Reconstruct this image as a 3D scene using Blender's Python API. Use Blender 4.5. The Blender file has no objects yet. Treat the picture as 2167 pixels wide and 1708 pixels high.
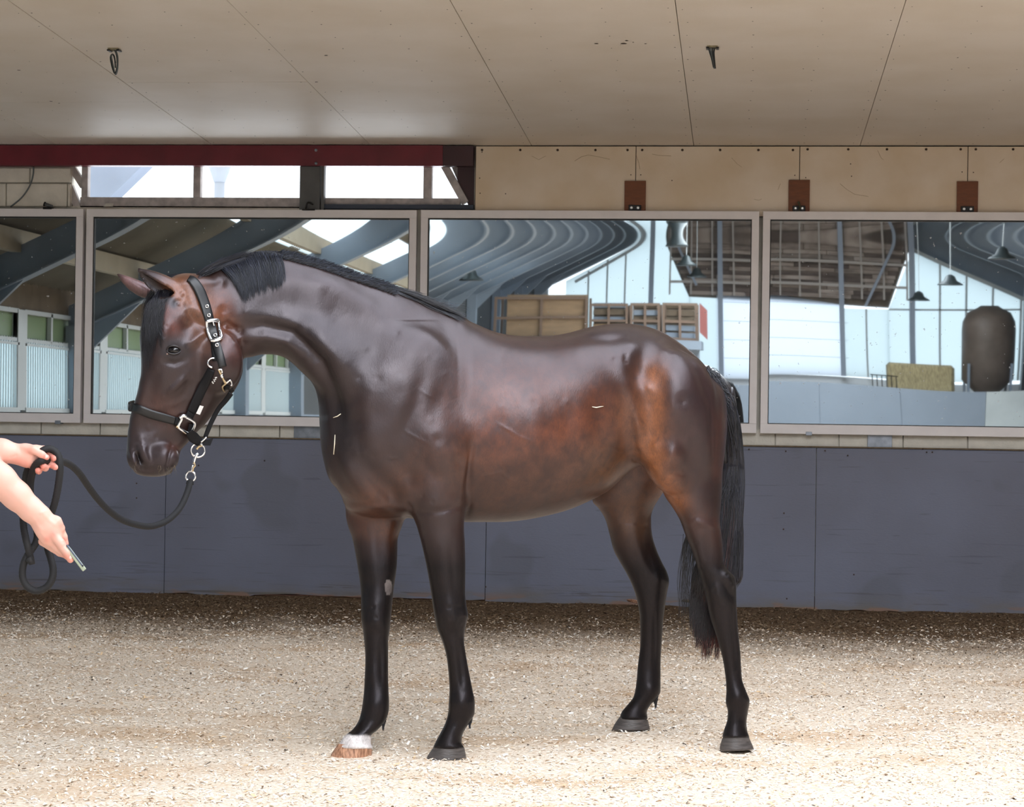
import bpy, bmesh, math, random
import numpy as np
from mathutils import Vector, Matrix, noise
from mathutils.bvhtree import BVHTree

random.seed(7); RNG = np.random.default_rng(7)
scn = bpy.context.scene
COL = scn.collection
W, H = 2167.0, 1708.0

# ------------------------------------------------------------------ camera
F, YAW, PITCH, ROLL = 4501.06, 0.10831, 0.00574, 0.01442
CAM = np.array([0.0, -15.372, 1.36])

def cam_axes():
    f = np.array([-math.sin(YAW)*math.cos(PITCH), math.cos(YAW)*math.cos(PITCH), math.sin(PITCH)])
    r = np.cross(f, [0, 0, 1]); r /= np.linalg.norm(r); u = np.cross(r, f)
    c, s = math.cos(ROLL), math.sin(ROLL)
    return c*r + s*u, -s*r + c*u, f
CR, CU, CF = cam_axes()
cam_data = bpy.data.cameras.new('camera'); cam = bpy.data.objects.new('camera', cam_data); COL.objects.link(cam)
M = Matrix.Identity(4)
for i in range(3):
    M[i][0] = CR[i]; M[i][1] = CU[i]; M[i][2] = -CF[i]; M[i][3] = CAM[i]
cam.matrix_world = M
cam_data.sensor_width = 36.0; cam_data.lens = F / W * 36.0
cam_data.clip_start = 0.1; cam_data.clip_end = 300
cam_data.dof.use_dof = True; cam_data.dof.focus_distance = 8.5; cam_data.dof.aperture_fstop = 14.0
scn.camera = cam

# ------------------------------------------------------------------ world, lights, exposure
world = bpy.data.worlds.new('overcast_sky'); scn.world = world; world.use_nodes = True
wn = world.node_tree.nodes; wl = world.node_tree.links
bg = wn['Background']; tc = wn.new('ShaderNodeTexCoord'); sep = wn.new('ShaderNodeSeparateXYZ')
ramp = wn.new('ShaderNodeValToRGB'); ramp.color_ramp.elements[0].color = (0.80, 0.86, 0.92, 1); ramp.color_ramp.elements[1].color = (0.93, 0.97, 1.0, 1)
wl.new(tc.outputs['Generated'], sep.inputs[0]); wl.new(sep.outputs['Z'], ramp.inputs[0]); wl.new(ramp.outputs[0], bg.inputs[0])
bg.inputs[1].default_value = 2.3
vs = scn.view_settings
vs.view_transform = 'Standard'; vs.look = 'None'; vs.gamma = 1.0; vs.exposure = 0.0; vs.use_curve_mapping = False
scn.cycles.max_bounces = 8; scn.cycles.diffuse_bounces = 4; scn.cycles.glossy_bounces = 4; scn.cycles.transmission_bounces = 6
scn.cycles.transparent_max_bounces = 12; scn.cycles.caustics_reflective = False; scn.cycles.caustics_refractive = False
scn.cycles.sample_clamp_indirect = 6.0

def area(name, loc, rot, sx, sy, power, color=(1, 1, 1)):
    l = bpy.data.lights.new(name, 'AREA'); l.shape = 'RECTANGLE'; l.size = sx; l.size_y = sy; l.energy = power; l.color = color
    o = bpy.data.objects.new(name, l); COL.objects.link(o); o.location = loc; o.rotation_euler = rot
    return o
# added overhead area lights: assumed skylights, with no openings built for them
area('added_overhead_light', (-1.0, -8.7, 5.9), (math.radians(5), 0, 0), 11.0, 5.6, 1400, (0.86, 0.915, 1.0))  # assumed skylight over the horse and the front of the floor
area('added_overhead_light', (1.2, -24.0, 6.1), (0, 0, 0), 4.0, 24.0, 4200, (0.92, 0.955, 1.0))  # added to brighten the hall seen in the mirrors, itself out of their view
# overcast daylight through the strip windows, boosted by an added light below the sill
area('added_window_light', (-3.7, 0.95, 2.72), (math.radians(-112), 0, math.radians(0)), 5.4, 0.45, 55, (0.88, 0.94, 1.0))

# ------------------------------------------------------------------ projection helpers (photo pixel -> place in the scene)
def ray(px, py):
    return CF + (px - W/2)/F*CR - (py - H/2)/F*CU
def on_wall(px, py, Y=0.0):
    d = ray(px, py); t = (Y - CAM[1]) / d[1]; return CAM + t*d
def at_depth(px, py, depth):
    return CAM + depth*ray(px, py)
def on_floor(px, py, z=0.0):
    d = ray(px, py); t = (z - CAM[2]) / d[2]; return CAM + t*d
Z_CEIL, C_SL, Z_MT, Z_MB, Z_KT = 3.3228, 0.04698, 2.844, 1.260, 1.1765
def on_ceil(px, py):
    d = ray(px, py); t = (Z_CEIL - C_SL*CAM[1] - CAM[2]) / (d[2] + C_SL*d[1]); return CAM + t*d

# ------------------------------------------------------------------ materials
MATS = {}
def nt(m): return m.node_tree.nodes, m.node_tree.links
def mat(name, color, rough=0.6, metal=0.0, bump=0.0, bscale=60.0, var=0.0, vscale=3.0, var_col=None, stretch=(1, 1, 1), spec=0.5, coat=0.0, detail=4.0):
    if name in MATS: return MATS[name]
    m = bpy.data.materials.new(name); m.use_nodes = True; N, L = nt(m)
    b = N['Principled BSDF']; b.inputs['Base Color'].default_value = (*color, 1); b.inputs['Roughness'].default_value = rough
    b.inputs['Metallic'].default_value = metal; b.inputs['Specular IOR Level'].default_value = spec; b.inputs['Coat Weight'].default_value = coat
    co = N.new('ShaderNodeTexCoord'); mp = N.new('ShaderNodeMapping'); mp.inputs['Scale'].default_value = stretch
    L.new(co.outputs['Object'], mp.inputs[0])
    if var > 0:
        n = N.new('ShaderNodeTexNoise'); n.inputs['Scale'].default_value = vscale; n.inputs['Detail'].default_value = detail; L.new(mp.outputs[0], n.inputs['Vector'])
        r = N.new('ShaderNodeMapRange'); r.inputs[1].default_value = 0.35; r.inputs[2].default_value = 0.68; L.new(n.outputs['Fac'], r.inputs[0])
        mx = N.new('ShaderNodeMix'); mx.data_type = 'RGBA'
        vc = var_col or tuple(c*(1-var) for c in color)
        mx.inputs[6].default_value = (*color, 1); mx.inputs[7].default_value = (*vc, 1); L.new(r.outputs[0], mx.inputs[0]); L.new(mx.outputs[2], b.inputs['Base Color'])
    if bump > 0:
        n2 = N.new('ShaderNodeTexNoise'); n2.inputs['Scale'].default_value = bscale; n2.inputs['Detail'].default_value = 5; L.new(mp.outputs[0], n2.inputs['Vector'])
        bp = N.new('ShaderNodeBump'); bp.inputs['Strength'].default_value = bump; bp.inputs['Distance'].default_value = 0.01; L.new(n2.outputs['Fac'], bp.inputs['Height']); L.new(bp.outputs[0], b.inputs['Normal'])
    MATS[name] = m; return m

def srgb(r, g, b):
    f = lambda c: (c/255/12.92) if c/255 <= 0.04045 else ((c/255+0.055)/1.055)**2.4
    return (f(r), f(g), f(b))

# ------------------------------------------------------------------ object helpers
def tag(o, label=None, cat=None, group=None, kind=None):
    if label: o['label'] = label
    if cat: o['category'] = cat
    if group: o['group'] = group
    if kind: o['kind'] = kind
    return o
def empty(name, loc=(0, 0, 0)):
    o = bpy.data.objects.new(name, None); o.empty_display_size = 0.05; COL.objects.link(o); o.location = loc; return o
def thing(name, label, cat, loc=(0, 0, 0), group=None):
    return tag(empty(name, loc), label, cat, group)
def link(name, me, m=None, parent=None, smooth=False):
    if m is not None and not me.materials: me.materials.append(m)
    if smooth:
        me.polygons.foreach_set('use_smooth', [True]*len(me.polygons))
    o = bpy.data.objects.new(name, me); COL.objects.link(o)
    if parent is not None:
        o.parent = parent
        o.matrix_parent_inverse = Matrix.Translation(parent.location).inverted() if parent.parent is None else parent.matrix_parent_inverse @ Matrix.Identity(4)
    return o
class MB:
    """collects shapes, all in world metres, into one mesh"""
    def __init__(s): s.v = []; s.f = []
    def add(s, v, f):
        n = len(s.v); s.v += [tuple(map(float, p)) for p in v]; s.f += [tuple(i+n for i in q) for q in f]; return s
    def box(s, a, b, bev=0.0):
        x0, y0, z0 = [min(a[i], b[i]) for i in range(3)]; x1, y1, z1 = [max(a[i], b[i]) for i in range(3)]
        if bev <= 0:
            v = [(x, y, z) for x in (x0, x1) for y in (y0, y1) for z in (z0, z1)]
            return s.add(v, [(0, 1, 3, 2), (4, 6, 7, 5), (0, 4, 5, 1), (2, 3, 7, 6), (0, 2, 6, 4), (1, 5, 7, 3)])
        bm = bmesh.new(); bmesh.ops.create_cube(bm, size=1)
        for q in bm.verts: q.co = Vector(((x0+x1)/2+q.co.x*(x1-x0), (y0+y1)/2+q.co.y*(y1-y0), (z0+z1)/2+q.co.z*(z1-z0)))
        bmesh.ops.bevel(bm, geom=bm.edges[:], offset=bev, segments=1, affect='EDGES')
        bm.verts.index_update(); v = [q.co[:] for q in bm.verts]; f = [tuple(w.index for w in fc.verts) for fc in bm.faces]; bm.free()
        return s.add(v, f)
    def prism(s, pts, off):
        """pts: planar loop of 3D points, extruded by the vector off"""
        n = len(pts); P = [Vector(p) for p in pts]; O = Vector(off)
        v = P + [p+O for p in P]; f = [tuple(range(n))[::-1], tuple(range(n, 2*n))] + [(i, (i+1) % n, n+(i+1) % n, n+i) for i in range(n)]
        return s.add(v, f)
    def bar(s, a, b, w, h, up=(0, 0, 1)):
        a, b, up = Vector(a), Vector(b), Vector(up); d = (b-a).normalized(); sx = d.cross(up)
        if sx.length < 1e-4: sx = d.cross(Vector((1, 0, 0)))
        sx.normalize(); sy = sx.cross(d); o = [sx*(i*w/2)+sy*(j*h/2) for i, j in ((-1, -1), (1, -1), (1, 1), (-1, 1))]
        return s.add([a+q for q in o]+[b+q for q in o], [(3, 2, 1, 0), (4, 5, 6, 7)]+[(i, (i+1) % 4, 4+(i+1) % 4, 4+i) for i in range(4)])
    def tube(s, pts, r, n=8, caps=True, flat=1.0, up=None):
        P = [Vector(p) for p in pts]; m = len(P); R = r if hasattr(r, '__len__') else [r]*m
        prev = None; base = len(s.v); V = []
        for i, p in enumerate(P):
            t = (P[min(i+1, m-1)]-P[max(i-1, 0)]).normalized()
            if prev is None:
                a = Vector(up) if up is not None else (Vector((0, 0, 1)) if abs(t.z) < 0.9 else Vector((1, 0, 0)))
                nx = (a - t*a.dot(t)).normalized()
            else:
                nx = (prev - t*prev.dot(t)).normalized()
            prev = nx; ny = t.cross(nx)
            for k in range(n):
                an = 2*math.pi*k/n; V.append(p + nx*(math.cos(an)*R[i]*flat) + ny*(math.sin(an)*R[i]))
        Fc = [(i*n+k, i*n+(k+1) % n, (i+1)*n+(k+1) % n, (i+1)*n+k) for i in range(m-1) for k in range(n)]
        if caps: Fc += [tuple(range(n))[::-1], tuple((m-1)*n+k for k in range(n))]
        return s.add(V, Fc)
    def lathe(s, prof, c, n=24, axis=(0, 0, 1)):
        ax = Vector(axis).normalized(); a = Vector((1, 0, 0)) if abs(ax.x) < 0.9 else Vector((0, 1, 0)); e1 = ax.cross(a).normalized(); e2 = ax.cross(e1); C = Vector(c)
        m = len(prof); V = [C+ax*h+(e1*math.cos(2*math.pi*k/n)+e2*math.sin(2*math.pi*k/n))*max(r, 1e-5) for r, h in prof for k in range(n)]
        return s.add(V, [(i*n+k, i*n+(k+1) % n, (i+1)*n+(k+1) % n, (i+1)*n+k) for i in range(m-1) for k in range(n)]+[tuple(range(n))[::-1], tuple((m-1)*n+k for k in range(n))])
    def mesh(s, name='mesh'):
        me = bpy.data.meshes.new(name); me.from_pydata(s.v, [], s.f); me.update(); return me
    def obj(s, name, m, parent=None, smooth=False):
        me = s.mesh(name)
        bm = bmesh.new(); bm.from_mesh(me); bmesh.ops.recalc_face_normals(bm, faces=bm.faces); bm.to_mesh(me); bm.free()
        return link(name, me, m, parent, smooth)

def spline(pts, n=8):
    """Catmull-Rom through points"""
    P = [np.array(p, float) for p in pts]; P = [2*P[0]-P[1]]+P+[2*P[-1]-P[-2]]; out = []
    for i in range(1, len(P)-2):
        for k in range(n):
            t = k/n; a, b, c, d = P[i-1:i+3]
            out.append(0.5*((2*b)+(-a+c)*t+(2*a-5*b+4*c-d)*t*t+(-a+3*b-3*c+d)*t**3))
    out.append(P[-2]); return out
# ================================================================== STRUCTURE OF THE NEAR WALL
M_plywood = mat('painted_plywood', srgb(236, 226, 214), 0.55, bump=0.12, bscale=140, var=0.10, vscale=1.6, var_col=srgb(228, 216, 200), stretch=(1, 1, 5))
M_upper = mat('painted_board', srgb(222, 207, 188), 0.5, bump=0.08, bscale=120, var=0.1, vscale=2.5, var_col=srgb(210, 190, 162))
M_block = mat('painted_block', srgb(222, 216, 204), 0.8, bump=0.4, bscale=60, var=0.15, vscale=8)
M_dark = mat('dark_gap', (0.01, 0.01, 0.01), 0.9)
M_beam = mat('maroon_steel', srgb(112, 28, 42), 0.42, bump=0.05, bscale=40, var=0.25, vscale=5)
M_beam2 = mat('blackish_steel', srgb(62, 34, 40), 0.5, var=0.3, vscale=5)
M_alu = mat('silver_aluminium', srgb(228, 222, 222), 0.45, metal=0.0, var=0.06, vscale=9)
M_post = mat('dark_grey_post', srgb(92, 92, 92), 0.6, bump=0.1, bscale=50, var=0.25, vscale=6)
M_zinc = mat('zinc_plate', srgb(140, 146, 156), 0.4, metal=0.5, var=0.3, vscale=22)
M_brown = mat('brown_plywood_plate', srgb(118, 66, 34), 0.55, bump=0.15, bscale=90, var=0.25, vscale=14, stretch=(1, 1, 4))
M_black = mat('black_metal', srgb(38, 36, 36), 0.4, metal=0.6)
M_bolt = mat('bright_bolt', srgb(215, 215, 215), 0.3, metal=0.9)
M_screw = mat('rusty_screw', srgb(60, 42, 30), 0.7)
M_wood = mat('raw_red_brown_wood', srgb(120, 78, 58), 0.85, bump=0.5, bscale=40, var=0.5, vscale=9, stretch=(1, 1, 7))
M_white_frame = mat('dirty_window_frame', srgb(190, 182, 180), 0.6, var=0.35, vscale=18)
M_glass_pane = bpy.data.materials.new('clear_window_glass'); M_glass_pane.use_nodes = True
N, L = nt(M_glass_pane); b = N['Principled BSDF']; b.inputs['Base Color'].default_value = (0.95, 0.97, 1, 1); b.inputs['Roughness'].default_value = 0.02
tr = N.new('ShaderNodeBsdfTransparent'); mxs = N.new('ShaderNodeMixShader'); mxs.inputs[0].default_value = 0.10
L.new(tr.outputs[0], mxs.inputs[1]); L.new(b.outputs[0], mxs.inputs[2]); L.new(mxs.outputs[0], N['Material Output'].inputs[0])

XL, XR = -8.3, 8.3          # extents of the arena end wall
# wall core behind everything (with the window opening left out)
wx0, wx1 = on_wall(150, 400)[0], on_wall(1003, 400)[0]
wz0, wz1 = on_wall(600, 437)[2], 3.24
wall = MB()
wall.box((XL, 0.02, -0.1), (XR, 0.30, wz0)); wall.box((XL, 0.02, wz1), (XR, 0.30, 8.6))
wall.box((XL, 0.02, wz0), (wx0, 0.30, wz1)); wall.box((wx1, 0.02, wz0), (XR, 0.30, wz1))
wall_back = tag(wall.obj('wall_back', M_block), kind='structure')

# concrete blocks: the row above the mirrors (left) and the strip under the mirrors
bl = MB()
def zc_at(y): return Z_CEIL - C_SL*y
bx = on_wall(18, 380)[0]
rows = [(on_wall(50, 438)[2], on_wall(50, 388)[2], 0.0), (on_wall(50, 387)[2], on_wall(50, 355)[2], 0.18)]
for z0, z1, off in rows:
    x = -6.9+off
    while x < wx0-0.02:
        x1 = min(x+0.47, wx0+0.0)
        MB().box((x+0.003, -0.012, z0+0.003), (x1-0.003, 0.019, z1-0.003), 0.004).obj('block', M_block, wall_back); x += 0.47
x = -7.0
while x < 3.4:
    MB().box((x+0.0025, -0.012, Z_KT-0.03), (x+0.447, 0.019, Z_MB+0.03), 0.003).obj('block', M_block, wall_back); x += 0.452

# ceiling of sheets, sloping up towards the hall
YC = -4.75
cs = MB()
ye, ze = YC, Z_CEIL - C_SL*YC
cs.prism([(XL, 0.02, Z_CEIL+0.03), (XL, ye, ze+0.03), (XL, ye, ze+0.16), (XL, 0.02, Z_CEIL+0.16)], (XR-XL, 0, 0))
ceiling = tag(cs.obj('ceiling', M_block), kind='structure')
sx = [on_ceil(px, 308)[0] for px in (785, 1125, 1468, 1820)]
step = (sx[-1]-sx[0])/3
edges = [sx[0]-step*k for k in range(7, 0, -1)] + sx + [sx[-1]+step*k for k in range(1, 6)]
def ceil_panel(x0, x1, y0, y1):
    g = 0.0022; z = lambda y: Z_CEIL - C_SL*y
    dz = random.uniform(-0.0012, 0.0012)
    MB().prism([(x0+g, y0-g, z(y0)+dz), (x0+g, y1+g, z(y1)+dz), (x0+g, y1+g, z(y1)+0.018), (x0+g, y0-g, z(y0)+0.018)], (x1-x0-2*g, 0, 0)).obj('panel', M_plywood, ceiling)
joint = {5: [on_ceil(470, 215)[1]], 6: [on_ceil(850, 173)[1]]}
for i in range(len(edges)-1):
    ys = [0.0] + joint.get(i, [[-2.5], [-1.3], [-3.7]][i % 3] if edges[i] < sx[1]-0.1 else [-4.4]) + [YC]
    for a, c in zip(ys[:-1], ys[1:]): ceil_panel(edges[i], edges[i+1], a, c)
# fascia at the hall edge of the low ceiling
tag(MB().box((XL, YC-0.04, ze-0.0), (XR, YC-0.0, ze+0.9)).obj('trim_1', M_plywood), kind='structure')
# screws in the sheets, and nail holes
sc = MB()
def disc(mb, c, r, nrm, n=7):
    nrm = Vector(nrm).normalized(); a = nrm.cross(Vector((1, 0, 0))).normalized() if abs(nrm.x) < .9 else nrm.cross(Vector((0, 1, 0))).normalized(); e = nrm.cross(a)
    mb.add([Vector(c)+nrm*0.002]+[Vector(c)+(a*math.cos(6.2832*k/n)+e*math.sin(6.2832*k/n))*r for k in range(n)], [(0, k+1, (k+1) % n+1) for k in range(n)])
for i in range(len(edges)-1):
    for y in np.arange(-0.12, YC, -0.31):
        for fx in (0.035, 0.34, 0.66, 0.965):
            x = edges[i]+fx*step+random.uniform(-.012, .012); yy = y+random.uniform(-.02, .02)
            disc(sc, (x, yy, Z_CEIL-C_SL*yy-0.0005), random.choice((0.0035, 0.0045, 0.006)), (0, 0, -1))
for px, py, r in ((1262, 92, .012), (1320, 92, .018), (1326, 86, .01), (1366, 92, .008), (690, 117, .012), (40, 148, .012), (108, 214, .012), (125, 218, .008), (670, 173, .01), (1340, 89, .006), (722, 193, .006), (1700, 145, .006), (2050, 143, .006)):
    p = on_ceil(px, py); disc(sc, (p[0], p[1], p[2]-0.0015), r, (0, 0, -1))
s_o = sc.obj('screw_heads', M_screw, ceiling); s_o['kind'] = 'stuff'

# two cut-off cables hanging from junction plates in the ceiling
M_cable = mat('black_cable', srgb(34, 36, 38), 0.45); M_cable2 = mat('grey_cable', srgb(88, 96, 98), 0.5); M_jplate = mat('unpainted_junction_plate', srgb(150, 140, 112), 0.7, var=0.5, vscale=60)
def cable_thing(px, py, w, kind, label):
    p = on_ceil(px, py); t = thing('ceiling_cable', label, 'cable', p)
    a = math.atan(C_SL)
    q = MB(); q.box((-w/2, -0.035, -0.006), (w/2, 0.035, 0.004), 0.002); o = q.obj('junction_plate', M_jplate); o.parent = t; o.rotation_euler = (-a*-1*-1, 0, 0)
    for sgn in (-1, 1):
        q = MB(); q.box((sgn*w*0.46-0.008, -0.03, -0.014), (sgn*w*0.46+0.008, 0.03, -0.005), 0.001); o = q.obj('clip', M_black); o.parent = t
    if kind == 'loop':
        loops = [[(0.0, 0, 0), (0.012, 0.01, -0.04), (0.018, 0, -0.10), (0.006, 0, -0.142), (-0.01, 0, -0.11), (-0.024, 0.005, -0.05), (-0.014, 0.01, -0.028), (0.002, 0, -0.05), (0.008, 0, -0.11)],
                 [(0.006, 0, 0), (0.024, -0.01, -0.05), (0.024, -0.01, -0.12), (0.008, 0, -0.148), (-0.008, 0.004, -0.09), (-0.018, 0.004, -0.04), (-0.008, 0.01, -0.034), (0.006, 0.01, -0.08)]]
        for lp, mm in zip(loops, (M_cable, M_cable2)):
            q = MB(); q.tube(spline(lp, 6), 0.0042, 6); o = q.obj('cable', mm, None, True); o.parent = t
    else:
        for k, mm in enumerate((M_cable, M_cable2, M_cable, M_cable)):
            dx = (-0.012, -0.004, 0.004, 0.012)[k]
            q = MB(); q.tube(spline([(dx*1.6-0.004, 0, 0), (dx-0.004, 0.004, -0.03), (0.004+dx*.6, 0.004, -0.07), (0.012+dx*.4, 0, -0.118-0.006*(k % 2))], 6), 0.0042, 6); o = q.obj('cable', mm, None, True); o.parent = t
cable_thing(242, 104, 0.062, 'loop', 'looped dark cable hanging from a small plate in the left part of the sloping ceiling')
cable_thing(1508, 99, 0.06, 'straight', 'short straight bunch of cut cables hanging from the ceiling at the right')

# red steel beam over the windows
z0, z1 = on_wall(500, 353)[2], zc_at(0)+0.0
bx1 = on_wall(1004, 330)[0]
t = thing('steel_beam', 'maroon painted steel beam running above the high strip windows', 'beam', (0, -0.02, z0))
q = MB(); q.box((-8.2, -0.075, z0), (on_wall(940, 330)[0], -0.055, z1-0.006)); q.box((-8.2, -0.055, z0), (on_wall(940, 330)[0], 0.02, z0+0.012)); q.box((-8.2, -0.055, z1-0.02), (on_wall(940, 330)[0], 0.02, z1-0.006)); q.obj('web', M_beam, t)
q = MB(); q.box((on_wall(940, 330)[0]+0.001, -0.070, z0+0.002), (bx1, 0.02, z1-0.008)); tag(q.obj('end_piece', M_beam2, t), 'darker blackish end of the beam')
for py in (318, 346):
    p = on_wall(669, py, -0.077); q = MB(); q.lathe([(0.011, 0), (0.011, 0.008), (0.004, 0.012)], p, 8, (0, -1, 0)); q.obj('bolt', M_zinc, t)

# strip window: frame pieces and panes
wf = tag(empty('window_1', (0, 0.03, wz0)), kind='structure')
def wpt(px, py, y=0.0): return on_wall(px, py, y)
Yf = 0.05
def frame_bar(mb, x0, x1, za, zb, y0=0.02, y1=0.09): mb.box((x0, y0, za), (x1, y1, zb), 0.003)
zt, zbm = 3.24, wpt(500, 419, Yf)[2]
q = MB(); frame_bar(q, wpt(172, 430, Yf)[0], wpt(975, 430, Yf)[0], wz0-0.012, zbm); q.obj('window_frame', M_white_frame, wf)
for a, c in ((175, 188), (411, 426), (897, 915)):
    q = MB(); frame_bar(q, wpt(a, 390, Yf)[0], wpt(c, 390, Yf)[0], zbm, zt); q.obj('mullion', M_white_frame, wf)
# slanted end pieces
for (xa, xb) in (((128, 352), (166, 440)), ((940, 355), (985, 430))):
    pa, pb = wpt(*xa, Yf), wpt(*xb, Yf); q = MB(); q.bar(pa+np.array([0, 0, .02]), pb, 0.055, 0.05, (0, 1, 0)); q.obj('slanted_frame', M_white_frame, wf)
pa, pb = wpt(150, 350, Yf), wpt(178, 395, Yf); q = MB(); q.bar(pa, pb, 0.05, 0.05, (0, 1, 0)); q.obj('slanted_frame', M_white_frame, wf)
for a, c in ((188, 411), (426, 637), (688, 897), (915, 968)):
    q = MB(); q.box((wpt(a, 390, Yf)[0], 0.052, zbm), (wpt(c, 390, Yf)[0], 0.058, zt)); q.obj('pane', M_glass_pane, wf)
# diagonal dark blockwork left and right of the strip (reveal)
q = MB(); q.prism([tuple(wpt(128, 352, 0.12)), tuple(wpt(166, 440, 0.12)), tuple(wpt(120, 440, 0.12)), tuple(wpt(90, 352, 0.12))], (0, 0.1, 0)); tag(q.obj('trim_2', M_block), kind='structure')
q = MB(); q.prism([tuple(wpt(955, 352, 0.06)), tuple(wpt(1006, 352, 0.06)), tuple(wpt(1006, 446, 0.06)), tuple(wpt(996, 446, 0.06))], (0, 0.1, 0)); tag(q.obj('trim_3', M_beam2), kind='structure')
# low dark rail under the right window
q = MB(); q.box((wpt(684, 440, 0)[0], -0.02, wpt(800, 443)[2]), (wpt(1003, 440, 0)[0], 0.02, wpt(800, 433)[2]), 0.003); tag(q.obj('trim_4', mat('dark_blue_rail', srgb(52, 60, 76), 0.5)), kind='structure')
# grey steel post between the windows
q = MB(); q.box((wpt(637, 400)[0], -0.05, Z_MT-0.02), (wpt(680, 400)[0], 0.02, z0-0.001), 0.003); q.box((wpt(682, 400)[0], -0.045, Z_MT-0.02), (wpt(688, 400)[0], 0.02, z0-0.001))
tag(q.obj('steel_post', M_post), 'short dark grey steel post standing between the two bright strip windows', 'post')

# outdoors seen through the strip windows: a roof gable, a downpipe
M_ext = mat('pale_render', srgb(190, 200, 215), 0.8); M_ext2 = mat('blue_grey_cladding', srgb(158, 172, 194), 0.7, var=0.2, vscale=2)
q = MB(); q.prism([tuple(on_wall(x_, y_, 5.0)) for x_, y_ in ((150, 300), (352, 300), (300, 352), (226, 424), (226, 1300), (150, 1300))], (0, 0.3, 0))
tag(q.obj('exterior_building', M_ext2), 'blurred blue-grey sloping roof end seen outside through the leftmost strip window', 'building')
pp = on_wall(465, 366, 4.4); q = MB(); q.tube([(pp[0], 4.4, 0.0), (pp[0], 4.4, pp[2]-.08)], 0.05, 12); q.tube([(pp[0], 4.4, pp[2]-.09), (pp[0], 4.4, pp[2]+.12)], [0.055, 0.13], 12)
tag(q.obj('exterior_rain_pipe', M_ext, None, True), 'blurred pale rain pipe outside the second strip window', 'pipe')

# upper boards at the right
up = tag(MB().box((on_wall(1006, 380)[0], -0.02, Z_MT-0.03), (XR, 0.019, zc_at(0)-0.002)).obj('wall_back_upper', M_dark), kind='structure')
xs = [1006, 1345.5, 1692.5, 2048.5]; xw = [on_wall(v, 340, -0.05)[0] for v in xs]; xw += [xw[-1]+1.22, xw[-1]+2.44, xw[-1]+3.66]
for a, c in zip(xw[:-1], xw[1:]):
    q = MB(); q.box((a+0.0025, -0.040-random.uniform(0, .002), Z_MT-0.03), (c-0.0025, -0.021, zc_at(0)-0.008), 0.0015); o = q.obj('board', M_upper, up)
sc = MB()
for px in (1020, 1101, 1180, 1260, 1328, 1359, 1444, 1524, 1605, 1678, 1709, 1795, 1877, 1960, 2033, 2065, 2144):
    p = on_wall(px, 317.5 - (px > 1692)*1.5, -0.043); sc.lathe([(0.0095, 0), (0.008, 0.007), (0.003, 0.010)], p, 7, (0, -1, 0))
for px, py in ((1335, 370), (1356, 370), (1682, 371), (1705, 376), (2036, 364), (2060, 365), (1800, 347), (1802, 373), (1070, 410), (1015, 377), (1016, 409), (1422, 382), (1020, 322)):
    p = on_wall(px, py, -0.042); disc(sc, p, 0.0045, (0, -1, 0))
o = sc.obj('bolt_heads', M_screw, up); o['kind'] = 'stuff'
# cobweb threads and scratches on the boards, a few pixels thick
M_web = mat('dusty_cobweb', srgb(150, 122, 78), 0.9); wb = MB()
for poly in ([(1216, 341), (1230, 332), (1245, 328), (1262, 331), (1290, 337)], [(1548, 334), (1560, 347), (1570, 354)], [(1646, 402), (1650, 392), (1652, 389)], [(1778, 389), (1792, 401), (1808, 411), (1838, 416)], [(1857, 318), (1865, 335), (1870, 338)],
             [(1345, 325), (1352, 345), (1354, 358)], [(1380, 326), (1395, 329), (1420, 330)], [(2115, 345), (2125, 336)], [(1596, 422), (1606, 424), (1612, 421)], [(1125, 330), (1140, 338), (1155, 330)]):
    wb.tube([on_wall(a, b_, -0.043) for a, b_ in poly], 0.0011, 3)
o = wb.obj('cobwebs', M_web, up); o['kind'] = 'stuff'

# three brown plates with mirror brackets
for i, (px, lab) in enumerate(((1344, 'brown wooden plate holding a mirror bracket, leftmost of the three'), (1691, 'brown wooden plate with a cobwebbed bracket, middle of the three'), (2047, 'brown wooden plate with a bracket at the far right of the upper wall'))):
    yt = (383, 381, 384)[i]; p0 = on_wall(px-22, yt, -0.05); p1 = on_wall(px+22, 450, -0.05)
    t = thing('bracket_plate', lab, 'plate', (p0[0]/2+p1[0]/2, -0.05, p1[2]), 'brown bracket plates above the mirrors')
    q = MB(); q.box((p0[0], -0.060, p1[2]), (p1[0], -0.041, p0[2]), 0.001); q.obj('plate', M_brown, t)
    cx = (p0[0]+p1[0])/2
    q = MB(); q.box((cx-0.045, -0.072, Z_MT+0.005), (cx+0.045, -0.0605, Z_MT+0.045), 0.002); q.box((cx-0.035, -0.10, Z_MT-0.010), (cx+0.035, -0.061, Z_MT+0.008), 0.002); q.obj('bracket', M_black, t)
    for s in (-1, 1):
        q = MB(); q.lathe([(0.0105, 0), (0.0105, 0.006), (0.005, 0.008)], (cx+s*0.0235, -0.073, Z_MT+0.025), 8, (0, -1, 0)); q.obj('bolt', M_bolt, t)
    if i == 1:
        q = MB(); q.tube([(cx-0.005, -0.08, Z_MT+0.07), (cx+0.008, -0.10, Z_MT+0.03), (cx-0.008, -0.105, Z_MT-0.02)], [0.010, 0.006, 0.003], 6); q.obj('cobweb_clump', mat('dark_dusty_clump', srgb(74, 70, 52), 0.95), t)

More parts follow.
